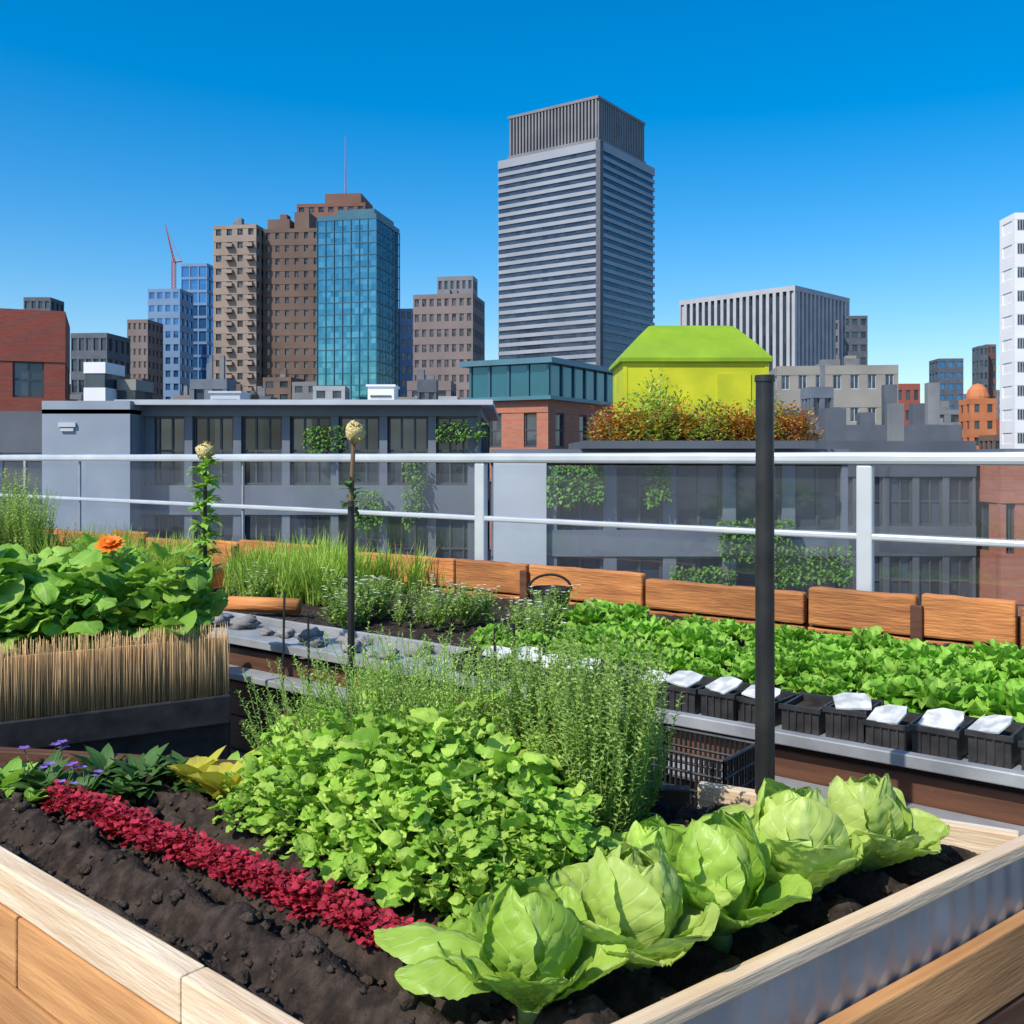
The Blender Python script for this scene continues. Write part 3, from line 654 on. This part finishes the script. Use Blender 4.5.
for x,y,s in ((-.5,2.58,.95),(-.38,2.58,1.1),(-.24,2.54,1.2),(-.42,2.52,1.0),(-.3,2.58,1.15),(-.14,2.52,1.2),(-.05,2.5,1.15)):
    ob('feathery_herb',R.choice(fd),(x,y,SZ-.01),(0,0,R.uniform(0,6)),s,label='feathery light green dill like herb',cat='herb plant',group='feathery herbs')

def red_mesh():
    mb=MB()
    for i in range(80):
        az=R.uniform(0,6.28); el=math.asin(R.uniform(0,1)); k=R.uniform(.3,1)
        leaf(mb,(cos(az)*cos(el)*.036*k,sin(az)*cos(el)*.036*k,.05*sin(el)*k),az+R.uniform(-.8,.8),R.uniform(.1,1.2),R.uniform(.010,.019),R.uniform(.005,.009),bend=1.0,cup=.3,nl=4,nw=2,crk=.15,k=3,roll=R.uniform(-.5,.5))
    return mb.build('red_leaf_plant',[M['red']],True)
rd=[red_mesh() for _ in range(4)]
for i in range(60):
    t=i/59; x=-1.10+.96*t+R.uniform(-.012,.012); y=2.45-.745*t+R.uniform(-.014,.014)
    ob('red_leaf_plant',R.choice(rd),(x,y,SZ+.012),(0,0,R.uniform(0,6)),R.uniform(.9,1.15),label='small crimson leafy seedling in a dense row',cat='seedling',group='row of crimson seedlings')

def rosette(mats,n=18,L=.07,W=.02,flower=None,pt=(.3,1.2)):
    mb=MB()
    for i in range(n):
        leaf(mb,(0,0,.005),i*2.4,R.uniform(*pt),L*R.uniform(.6,1.2),W,bend=R.uniform(.4,1.2),nl=5,nw=4,m=0,crk=.04)
    if flower:
        for i in range(5):
            az=R.uniform(0,6.28); c=Vector((cos(az)*L*.5,sin(az)*L*.5,L*R.uniform(.8,1.15)))
            mb.cyl((0,0,0),c,.0015,.0012,4,0)
            for k in range(5): leaf(mb,c,k*1.2566,.35,.016,.007,bend=.2,nl=2,nw=2,m=1)
    return mb.build('leafy_rosette',mats,True)
ro=[rosette([M['dkgreen'],M['purple']],24,.085,.024,True),rosette([M['chard'],M['purple']],22,.08,.022),rosette([M['dkgreen'],M['purple']],26,.09,.02)]
for i in range(34):
    x=R.uniform(-1.62,-.72); y=R.uniform(2.48,2.68)+(-.10 if x<-1.15 else 0)*R.random()
    k=R.choice(ro) if x<-1.0 else R.choice(ro[1:])
    ob('leafy_rosette',k,(x,y,SZ),(0,0,R.uniform(0,6)),R.uniform(.7,1.2),label='low dark green leafy plant with small purple flowers',cat='garden plant',group='low plants at the bed edge')
yl=rosette([M['yellow_leaf'],M['purple']],10,.15,.05,pt=(.8,1.4))
for x,y,s in ((-.70,2.46,.95),(-.80,2.56,.8)): ob('squash_plant',yl,(x,y,SZ+.01),(0,0,R.uniform(0,6)),s,label='yellow green broad leaved squash plant',cat='garden plant')

# ---------------------------------------------------------------- main raised bed
Np=Vector((-.10,1.22,0)); Rp=Vector((1.10,2.12,0)); Mp=Vector((.46,2.46,0))
d1=(Vector((-1.04,2.02,0))-Np).normalized(); Lp=Np+d1*2.35
Kp=Vector((Lp.x+.1,2.86,0))
poly=[Np,Rp,Mp,Kp,Lp]
bed=root('raised_bed',(0,2,0),label='large pine raised garden bed with metal side filled with dark soil',cat='raised bed')
zz=[(.575,.65),(.43,.567),(.285,.422),(.14,.277)]
nrm=Vector((-d1.y,d1.x,0))
if nrm.y>0: nrm=-nrm
for i,(a_,b_) in enumerate(zz):
    cut=.52 if i==0 else (1.1 if i%2 else .8)
    plank('board',Np+d1*.0,Np+d1*(cut-.002),a_,b_,.04 if i else .046,M['pine_light' if i==0 else 'pine'],bed)
    plank('board',Np+d1*(cut+.002),Lp,a_,b_,.04 if i else .046,M['pine_light' if i==0 else 'pine'],bed)
for s in (.50,1.5):
    q=Np+d1*s+nrm*.035; plank('corner_post',q-d1*.03,q+d1*.03,.02,.565,.028,M['pine_light'],bed)
d2=(Rp-Np).normalized()
plank('board',Np+d2*.025,Rp+d2*.015,.620,.65,.030,M['pine_light'],bed)
mb=MB(); Lr=(Rp-Np).length; n=int(Lr/.012)
for i in range(n+1):
    x=Lr*i/n; y=.003*sin(x*2*pi/.07)
    mb.v+=[(x,y,.45),(x,y,.622)]
for i in range(n): mb.f.append((2*i,2*i+2,2*i+3,2*i+1)); mb.m.append(0)
ob('metal_side',mb.build('metal_side',[M['galv']],True),(Np.x,Np.y,0),(0,0,math.atan2(d2.y,d2.x)),parent=bed)
n2=Vector((d2.y,-d2.x,0))
for k,(a_,b_) in enumerate(((.36,.505),(.21,.353),(.06,.203))):
    plank('board',Np+n2*.02+d2*.04,Rp+n2*.02-d2*.01,a_,b_,.03,M['pine' if k!=1 else 'dark_wood'],bed)
d3=(Mp-Rp).normalized()
plank('board',Rp+d3*.022,Mp,.53,.65,.034,M['pine_light'],bed); plank('board',Rp+d3*.022,Mp,.40,.524,.034,M['pine'],bed)
plank('board',Mp+Vector((-.022,.0,0)),Kp,.53,.635,.04,M['dark_wood'],bed); plank('board',Mp+Vector((-.022,.0,0)),Kp,.40,.524,.04,M['dark_wood'],bed)
plank('board',Kp+Vector((0,-.03,0)),Lp+Vector((0,.03,0)),.4,.65,.04,M['pine'],bed)
def inside(x,y,pl,grow=0):
    n=len(pl)
    for i in range(n):
        a=pl[i]; b=pl[(i+1)%n]; e=(b-a); cr=(e.x*(y-a.y)-e.y*(x-a.x))/e.length
        if cr< -grow: return False
    return True
area=sum(poly[i].x*poly[(i+1)%5].y-poly[(i+1)%5].x*poly[i].y for i in range(5))
pl=poly if area>0 else poly[::-1]
def nz(x,y,f,s=0): return noise.noise(Vector((x*f,y*f,s)))
def soilmesh(inf,bb,st,zf,name,mats,clods=0,cinf=None):
    mb=MB(); idx={}; cinf=cinf or inf
    nx=int((bb[1]-bb[0])/st); ny=int((bb[3]-bb[2])/st)
    for i in range(nx+1):
        for j in range(ny+1):
            x=bb[0]+i*st; y=bb[2]+j*st
            if inf(x,y): idx[(i,j)]=len(mb.v); mb.v.append((x,y,zf(x,y)))
    for (i,j),a in idx.items():
        b=idx.get((i+1,j)); c=idx.get((i+1,j+1)); d=idx.get((i,j+1))
        if b is not None and c is not None and d is not None: mb.f.append((a,b,c,d)); mb.m.append(0)
    for k in range(clods):
        for _ in range(20):
            x=R.uniform(bb[0],bb[1]); y=R.uniform(bb[2],bb[3])
            if cinf(x,y): break
        else: continue
        r=R.choice((.003,.004,.005,.006,.008,.011,.016))*R.uniform(.8,1.2)
        mb.ball((x,y,zf(x,y)+r*.25),r,1,5,7,.75,.9,9,k)
    return mb.build(name,mats,True)
def zf(x,y):
    v=(x-Np.x)*(-d1.y)+(y-Np.y)*d1.x
    v=abs(v)
    z=.582+.030*sin(v*2*pi/.15-.5)
    s=(x-Np.x)*d1.x+(y-Np.y)*d1.y
    z+=.012*sin(s*2*pi/.21+3*nz(x,y,3,8))
    c=nz(x,y,7,1); z+=.035*max(0,c)**.8+.012*nz(x,y,4,5)
    z+=.012*abs(nz(x,y,20,2))+.006*nz(x,y,50,3)+.005*nz(x,y,110,4)
    dmin=min(((pl[(i+1)%5]-pl[i]).x*(y-pl[i].y)-(pl[(i+1)%5]-pl[i]).y*(x-pl[i].x))/(pl[(i+1)%5]-pl[i]).length for i in range(5))
    return min(z,.60+max(0,dmin-.02)*.6) if dmin<.12 else z
me=soilmesh(lambda x,y: inside(x,y,pl,-.008),(-2.25,1.12,1.2,2.95),.0095,zf,'soil',[M['soil'],M['clod']],1300,lambda x,y: inside(x,y,pl,-.045))
ob('soil',me,(0,0,0),parent=bed)

# ---------------------------------------------------------------- bench planter
bench=root('planting_bench',P(1,0,0),label='long gray metal edged planting bench along the parapet',cat='planter')
A=lambda u,v:Vector(P(u,v))
plank('metal_edge',A(-1,0),A(5.0,0),.545,.585,.04,M['gray_metal'],bench)
plank('metal_edge',A(-1,.38),A(5.0,.38),.55,.60,.02,M['gray_metal'],bench)
for i in range(3):
    plank('board',A(-1,.05),A(5.0,.05),.02+i*.166,.02+i*.166+.16,.03,M['dark_wood'],bench)
plank('lower_shelf',A(-1,-.03),A(5.0,-.03),.40,.43,.12,M['gray_metal'],bench)
plank('shelf',A(-1,.2),A(5.0,.2),.535,.56,.31,M['gray_metal'],bench)
ui=lambda x,y:((x-O.x)*U.x+(y-O.y)*U.y,(x-O.x)*V.x+(y-O.y)*V.y)
def inb(x,y):
    u,v=ui(x,y); return -1<u<5.0 and .385<v<1.93
me=soilmesh(inb,(-2.9,3.6,2.3,7.5),.03,lambda x,y:.565+.02*nz(x,y,5)+.015*nz(x,y,17,2),'soil',[M['soil'],M['clod']],250)
ob('soil',me,parent=bench)
plank('end_board',A(5.0,0.02),A(5.0,1.95),.02,.59,.03,M['dark_wood'],bench)
sl=[lettuce_mesh(M['small_lettuce'],r=.08,h=.12,n=24,nl=8,nw=8,crk=.16,ruf=.11,name='young_lettuce',wk=.46,bi=.3) for _ in range(5)]
for j,v in enumerate((.50,.70,.92,1.14,1.34)):
    for i in range(18):
        u=-.55+i*.175+R.uniform(-.04,.04)+(j%2)*.08
        if u>2.2+R.uniform(-.2,.2): continue
        ob('young_lettuce',R.choice(sl),P(u,v+R.uniform(-.035,.035),.572),(0,0,R.uniform(0,6)),R.uniform(.65,1.25),label='bright green young lettuce in a bench row',cat='lettuce',group='young lettuces on the bench')
def tray(w,d,h):
    mb=MB()
    mb.box(-w,w,-d,-d+.008,0,h); mb.box(-w,w,d-.008,d,0,h); mb.box(-w,-w+.008,-d+.008,d-.008,0,h); mb.box(w-.008,w,-d+.008,d-.008,0,h); mb.box(-w+.008,w-.008,-d+.008,d-.008,0,.01)
    mb.box(-w-.008,w+.008,-d-.008,-d+.001,h-.012,h+.004); mb.box(-w-.008,w+.008,d-.001,d+.008,h-.012,h+.004); 
    for i in range(int(2*w/.025)):
        x=-w+.02+i*.025; mb.box(x,x+.006,-d-.006,-d,.01,h-.014)
    mb.box(-w+.009,w-.009,-d+.009,d-.009,h-.035,h-.02,1)
    return mb.build('tray_body',[M['black_plastic'],M['soil']])
tms=[tray(.062,.095,.085),tray(.060,.09,.095),tray(.064,.085,.08)]
mb=MB()
for zz_ in (0,.006):
    for (x,y,z) in ((-.055,-.045,0),(-.01,-.055,.004),(.052,-.048,.002),(.058,.01,.004),(.045,.045,.004),(-.02,.054,.0),(-.056,.03,0)): mb.v.append((x,y,z+zz_))
mb.f=[tuple(reversed(range(7))),tuple(range(7,14))]+[(i,(i+1)%7,7+(i+1)%7,7+i) for i in range(7)]; mb.m=[0]*9
cm=mb.build('plant_label',[M['card']])
hs_=[.085,.095,.08]
for i in range(18):
    u=-.32+i*.142+R.uniform(-.006,.006); v=.18+R.uniform(-.015,.015)
    k=(i*5+1)%3; p=P(u,v,.56); a=UA+pi+R.uniform(-.07,.07)
    o=ob('nursery_tray',tms[k],p,(0,0,a),R.uniform(.95,1.03),label='black plastic nursery tray with small white plant label',cat='nursery tray',group='black nursery trays on the bench')
    if i%5!=2:
        c=bpy.data.objects.new('plant_label',cm); col.objects.link(c); c.parent=o; c.location=(R.uniform(-.01,.01),-.04,hs_[k]+.016); c.rotation_euler=(R.uniform(.15,.4),R.uniform(-.15,.15),R.uniform(-.5,.5))
def flower_herb():
    mb=MB()
    for i in range(34):
        az=R.uniform(0,6.28); k=R.random(); tip=Vector((cos(az)*.12*k,sin(az)*.12*k,R.uniform(.08,.22)))
        mb.cyl((0,0,0),tip,.002,.001,4,1,False)
        for j in range(9):
            leaf(mb,tip*(.3+.7*j/9),R.uniform(0,6.28),R.uniform(0,.9),R.uniform(.015,.032),.007,nl=3,nw=2,m=0)
        if i%6==0:
            for q in range(5): leaf(mb,tip,q*1.2566,.3,.016,.006,nl=2,nw=2,m=2,bend=.2)
    return mb.build('flowering_herb',[M['herb'],M['stem'],M['white_petal']],True)
fh=[flower_herb() for _ in range(3)]
for i in range(64):
    u=R.uniform(2.0,4.7); v=R.uniform(.45,1.2)
    if u>3.6 and v<.75: continue
    ob('flowering_herb',R.choice(fh),P(u,v,.575),(0,0,R.uniform(0,6)),R.uniform(.6,1.1),label='loose green herb with tiny white flowers',cat='herb plant',group='flowering herbs on the bench')
for i in range(24):
    u=R.uniform(2.3,4.7); v=R.uniform(.08,.36); s=R.uniform(.03,.07)
    mb=MB(); mb.ball((0,0,0),1,0,8,12,.55,.9,9,i*1.7)
    ob('stone',mb.build('stone',[M['stone']],True),P(u,v,.56+s*.4),(0,0,R.uniform(0,6)),s,label='rough gray stone on the bench edge',cat='stone',group='stones along the bench')
mb=MB(); mb.cyl((-.22,0,0),(.22,0,.01),.045,.04,14); 
ob('log',mb.build('log',[M['orange_wood']],True),P(3.9,.5,.63),(0,0,UA+.5),label='short orange brown log lying on the bench',cat='log')
def grass_mesh(n=90,h=.36,r=.1):
    mb=MB()
    for i in range(n):
        az=R.uniform(0,6.28); k=R.random()
        leaf(mb,(cos(az)*r*k,sin(az)*r*k,0),R.uniform(0,6.28),R.uniform(1.1,1.55),h*R.uniform(.45,1.08),.005,bend=R.uniform(0,.9),cup=.3,nl=5,nw=2,k=2)
    return mb.build('grass_clump',[M['grass']],True)
gm=[grass_mesh() for _ in range(3)]
for i in range(40):
    u=R.uniform(3.95,4.95); v=R.uniform(.9,1.85)
    ob('grass_clump',R.choice(gm),P(u,v,.57),(0,0,R.uniform(0,6)),R.uniform(.75,1.12),label='tall yellow green grass clump by the timber parapet',cat='ornamental grass',group='grass clumps near the parapet')
r=root('planter_box',(-3.75,7.4,0),label='low timber planter box holding tall shrubs and grass',cat='planter')
for (x0,y0,x1,y1) in ((-4.5,7.0,-2.2,7.0),(-4.5,7.9,-2.2,7.9),(-2.2,7.0,-2.2,7.9),(-4.5,7.0,-4.5,7.9)): plank('board',(x0,y0),(x1,y1),.0,.62,.04,M['orange_wood'],r)
mb=MB(); mb.box(-4.48,-2.22,7.02,7.88,.5,.56); ob('soil',mb.build('soil',[M['soil']]),parent=r)
for i in range(18):
    x=R.uniform(-3.4,-2.3)
    ob('grass_clump',R.choice(gm),(x,R.uniform(7.1,7.8),.56),(0,0,R.uniform(0,6)),R.uniform(.9,1.2),label='tall green grass clump in a timber planter',cat='ornamental grass',group='grass clumps in the timber planter')
for i in range(7):
    x=-4.35+i*.14
    ob('herb_bush',R.choice(hb),(x,R.uniform(7.15,7.75),.56),(0,0,R.uniform(0,6)),R.uniform(1.3,1.8),label='upright fine leaved green shrub in a timber planter',cat='shrub',group='fine leaved shrubs in the timber planter')

# ---------------------------------------------------------------- timber parapet
par=root('timber_parapet',P(2,1.98,0),label='orange stained timber board parapet below the railing',cat='parapet')
u=-1.6
while u<9.5:
    L_=R.uniform(.42,1.0)
    dz=R.uniform(-.03,.02)
    plank('board',A(u,1.98+R.uniform(-.010,.010)),A(u+L_-.022,1.98+R.uniform(-.010,.010)),.59,.775+dz,.06,M['orange_wood'],par,bevel=.012,rough=.004)
    plank('board',A(u,1.985),A(u+L_-.018,1.985),.36,.578,.05,M['orange_wood'],par,bevel=.006,rough=.003)
    if R.random()<.5: plank('post',A(u-.035,1.93),A(u+.02,1.93),.3,.68+R.uniform(0,.07),.03,M['dark_wood'],par)
    u+=L_
plank('backing_board',A(-1.6,2.03),A(9.5,2.03),.0,.72,.03,M['dark_wood'],par)

# ---------------------------------------------------------------- railing
rl=root('railing',P(3.77,2.25,0),label='silver metal railing with glass panels at the roof edge',cat='railing')
def bar(name,u0,u1,v,z0,z1,th,mat,bev=.006): return plank(name,A(u0,v),A(u1,v),z0,z1,th,mat,rl,bevel=bev)
bar('top_rail',-4.0,12,2.25,1.41,1.475,.08,M['rail'],.02)
bar('middle_rail',-4.0,12,2.25,1.015,1.05,.04,M['rail'],.01)
bar('bottom_rail',-4.0,12,2.25,.62,.65,.04,M['rail'])
for k in range(-1,5):
    u=1.166+k*2.6
    if k<2: bar('post',u-.042,u+.042,2.25,0,1.409,.05,M['rail'],.01)
    else: bar('post',u-.010,u+.010,2.262,0,1.409,.02,M['gray_metal'],.003)
    mb=MB(); mb.v=[(.06,0,.68),(2.54,0,.68),(2.54,0,1.40),(.06,0,1.40)]; mb.f=[(0,1,2,3)]; mb.m=[0]
    p=P(u,2.29); ob('glass_panel',mb.build('glass_panel',[M['rglass']]),p,(0,0,UA),parent=rl)

# ---------------------------------------------------------------- left planter with reed screen
F2=Vector((-1.02,3.6,0)); da=Vector((-.857,-.515,0)); db=Vector((-.515,.857,0))
lp=root('reed_planter',(-1.8,3.6,0),label='black planter with dry reed screen full of leafy greens',cat='planter')
plank('rim',F2,F2+da*2.2,.50,.60,.06,M['black_plastic'],lp); plank('side',F2+db*.03,F2+da*2.2+db*.03,.0,.5,.04,M['black_plastic'],lp)
plank('side',F2+db*.04,F2+db*1.3,.0,.6,.04,M['black_plastic'],lp); plank('side',F2+db*1.3,F2+db*1.3+da*2.2,0,.6,.04,M['black_plastic'],lp)
plank('backing_board',F2+db*.022,F2+da*2.2+db*.022,.602,.80,.012,M['reed'],lp,bevel=0)
mb=MB(); L_=2.2; n=2400
for i in range(n):
    x=L_*i/n; w=R.uniform(.0008,.0016); h=.245+R.uniform(-.045,.018); y=R.uniform(-.014,.012); t=R.uniform(-.008,.008)
    mb.cyl((x,y,0),(x+t,y,h),w,w*.5,3)
ar=math.atan2(da.y,da.x)
ob('reed_screen',mb.build('reed_screen',[M['reed']],True),(F2.x,F2.y,.60),(0,0,ar),parent=lp)
mb=MB(); q=[F2+db*.05,F2+da*2.15+db*.05,F2+da*2.15+db*1.28,F2+db*1.28]
mb.v=[(p.x,p.y,.74) for p in q]; mb.f=[(3,2,1,0)]; mb.m=[0]; ob('soil',mb.build('soil',[M['soil']]),parent=lp)
ch=[basil_mesh(M['chard'],r=.18,h=.32,n=170,L=.095,nl=8,nw=6,wr=.46,k_=3,crk=.12,vary=(.4,1.5)) for _ in range(3)]
cq=[lettuce_mesh(M['chard'],r=.17,h=.26,n=10,nl=18,nw=14,crk=.06,ruf=.02,name='leafy_greens',wk=.8,k=4,bi=.6) for _ in range(2)]
for i in range(18):
    s=R.uniform(.16,1.45) if i<11 else R.uniform(.16,.9); t=.24+(i%4)*.26
    p=F2+da*s+db*t
    ob('leafy_greens',R.choice(ch),(p.x,p.y,.76),(0,0,R.uniform(0,6)),R.uniform(.72,1.0),label='lush broad leaved green plant behind a reed screen',cat='leafy plant',group='leafy greens in the reed planter')
for s,t in ((.85,.30),(1.1,.40)):
    p=F2+da*s+db*t; ob('leafy_greens',R.choice(cq),(p.x,p.y,.97),(0,0,R.uniform(0,6)),.95,label='large smooth leaved green plant behind a reed screen',cat='leafy plant',group='leafy greens in the reed planter')
mb=MB()
for ring,(n,L_,pt) in enumerate(((14,.05,.3),(12,.042,.7),(8,.03,1.1))):
    for i in range(n): leaf(mb,(0,0,.32),i*6.283/n+ring*.2,pt,L_,.011,bend=.5,nl=3,nw=2,m=0)
mb.cyl((0,0,0),(0,0,.32),.004,.003,6,1); mb.ball((0,0,.33),.014,0)
fl=mb.build('orange_flower',[M['orange_petal'],M['stem']],True)
ob('orange_flower',fl,(-1.55,4.0,.76),(.5,0,.1),1.25,label='orange marigold flower among leafy greens',cat='flower')

# ---------------------------------------------------------------- poles
r=root('black_pole',(.603,2.385,.57),label='thick black metal pole standing at the bed edge',cat='pole')
mb=MB(); mb.cyl((0,0,0),(0,0,1.06),.0235,.0215,20); lob('shaft',mb.build('shaft',[M['black']],False),(0,0,0),0,r)
mb=MB(); mb.cyl((0,0,1.06),(0,0,1.075),.0245,.0235,20); lob('cap',mb.build('cap',[M['black']]),(0,0,0),0,r)
mb=MB(); mb.cyl((0,0,-.02),(0,0,.03),.034,.03,20); lob('collar',mb.build('collar',[M['black']]),(0,0,0),0,r)

r=root('garden_stake',(-.55,3.42,0),label='slim black garden stake topped by a cream seed head',cat='garden stake')
mb=MB(); mb.cyl((0,0,0),(0,0,1.30),.013,.012,12); lob('shaft',mb.build('shaft',[M['black']]),(0,0,0),0,r)
mb=MB(); mb.cyl((0,0,1.30),(.008,0,1.50),.009,.007,8); lob('stem',mb.build('stem',[M['brownstem']]),(0,0,0),0,r)
mb=MB(); mb.ball((.012,0,1.535),.033,0,8,12,1.1,.4,12,3)
for i in range(40): leaf(mb,(.012,0,1.535),R.uniform(0,6.28),R.uniform(-.6,1.5),.045,.008,bend=.3,nl=2,nw=2)
lob('seed_head',mb.build('seed_head',[M['cream']],True),(0,0,0),0,r)
mb=MB()
for i in range(22): leaf(mb,(R.uniform(-.01,.01),R.uniform(-.01,.01),R.uniform(1.27,1.4)),R.uniform(0,6.28),R.uniform(-.4,.8),R.uniform(.03,.055),.013,nl=4,nw=2)
lob('vine_leaves',mb.build('vine_leaves',[M['dkgreen']],True),(0,0,0),0,r)

r=root('climbing_bean_stake',(-1.335,4.35,0),label='thin stake wrapped in climbing vine with cream top',cat='garden stake')
mb=MB(); mb.cyl((0,0,0),(0,0,1.45),.010,.008,10); lob('shaft',mb.build('shaft',[M['black']]),(0,0,0),0,r)
mb=MB(); mb.ball((0,0,1.475),.04,0,8,12,.8,.4,12,5)
for i in range(40): leaf(mb,(0,0,1.475),R.uniform(0,6.28),R.uniform(-.6,1.5),.05,.01,bend=.3,nl=2,nw=2)
lob('seed_head',mb.build('seed_head',[M['cream']],True),(0,0,0),0,r)
mb=MB()
for i in range(300):
    t=i/300; z=.95+.5*t; a=t*40; w=.01+.022*R.random()
    leaf(mb,(cos(a)*w,sin(a)*w,z),a+R.uniform(-.8,.8),R.uniform(-.3,.9),R.uniform(.03,.075),.014,nl=4,nw=2)
lob('vine_leaves',mb.build('vine_leaves',[M['chard']],True),(0,0,0),0,r)
for x,y,h in ((-.78,3.35,1.0),(-.70,3.5,.9),(.0,3.0,.95),(-.05,3.1,.92),(.10,2.95,.9)):
    mb=MB(); mb.cyl((0,0,0),(R.uniform(-.02,.02),0,h),.005,.004,7); mb.cyl((0,0,h-.01),(0,0,h),.006,.006,7)
    ob('bamboo_cane',mb.build('bamboo_cane',[M['black']]),(x,y,0),label='thin dark plant support cane',cat='plant cane',group='plant support canes')

def wirecrate():
    mb=MB(); w,d,h=.15,.11,.3
    for z in (0,.05,.1,.15,.2,.25,.3):
        for y in (-d,d): mb.cyl((-w,y,z),(w,y,z),.005,.005,6)
        for x in (-w,w): mb.cyl((x,-d,z),(x,d,z),.005,.005,6)
    for i in range(19):
        x=-w+2*w*i/18
        for y in (-d,d): mb.cyl((x,y,0),(x,y,h),.004,.004,5)
        mb.cyl((x,-d,0),(x,d,0),.004,.004,5)
    for i in range(13):
        y=-d+2*d*i/12
        for x in (-w,w): mb.cyl((x,y,0),(x,y,h),.004,.004,5)
    return mb.build('wire_crate',[M['black']])
wc=wirecrate()
for x,y,z in ((.52,2.92,.003),(.53,2.92,.32)):
    ob('wire_crate',wc,(x,y,z),(0,0,UA+pi),.98,label='black wire crate stacked between the beds',cat='crate',group='black wire crates')
r=root('black_bucket',P(2.55,1.35,.57),0,label='black bucket with raised handle among the herbs',cat='bucket')
mb=MB(); mb.cyl((0,0,0),(0,0,.17),.09,.11,20,0,False); mb.cyl((0,0,0),(0,0,.005),.09,.09,20); mb.cyl((0,0,.165),(0,0,.178),.117,.117,20,0,False)
lob('body',mb.build('body',[M['black_plastic']],True),(0,0,0),0,r)
mb=MB(); pv=None
for i in range(13):
    a=pi*i/12; q=(cos(a)*.115,0,.17+sin(a)*.08)
    if pv: mb.cyl(pv,q,.007,.007,7)
    pv=q
lob('handle',mb.build('handle',[M['black']]),(0,0,0),0,r)

# ================================================================ light, camera
el=math.radians(48); sx,sy=-.66,-.68
az=math.atan2(sx,sy)
w=bpy.data.worlds.new('World'); scene.world=w; w.use_nodes=True
nt=w.node_tree; nt.nodes.clear(); N=nt.nodes; K=nt.links
sk=N.new('ShaderNodeTexSky'); sk.sky_type='NISHITA'; sk.sun_disc=False; sk.sun_elevation=el; sk.sun_rotation=az
sk.air_density=1.0; sk.dust_density=1.2; sk.ozone_density=3.0; sk.altitude=20
hs=N.new('ShaderNodeHueSaturation'); hs.inputs['Saturation'].default_value=1.55; hs.inputs['Value'].default_value=1.38; K.new(sk.outputs[0],hs.inputs['Color'])
gm_=N.new('ShaderNodeGamma'); gm_.inputs[1].default_value=.95; K.new(hs.outputs[0],gm_.inputs[0])
bg=N.new('ShaderNodeBackground'); bg.inputs[1].default_value=.145; K.new(gm_.outputs[0],bg.inputs[0])
o=N.new('ShaderNodeOutputWorld'); K.new(bg.outputs[0],o.inputs[0])
sun=bpy.data.lights.new('sun','SUN'); sun.energy=5.0; sun.angle=math.radians(.5); sun.color=(1,.95,.86)
so=bpy.data.objects.new('sun',sun); col.objects.link(so)
d=Vector((sx,sy,0)).normalized()*cos(el)+Vector((0,0,sin(el)))
so.rotation_euler=d.to_track_quat('Z','Y').to_euler()
cam=bpy.data.cameras.new('camera'); co=bpy.data.objects.new('camera',cam); col.objects.link(co)
cam.lens=35.16; cam.sensor_width=36; cam.shift_y=-.0537; cam.clip_end=6000; cam.clip_start=.05
co.location=(0,0,1.45); co.rotation_euler=(pi/2,0,0)
scene.camera=co
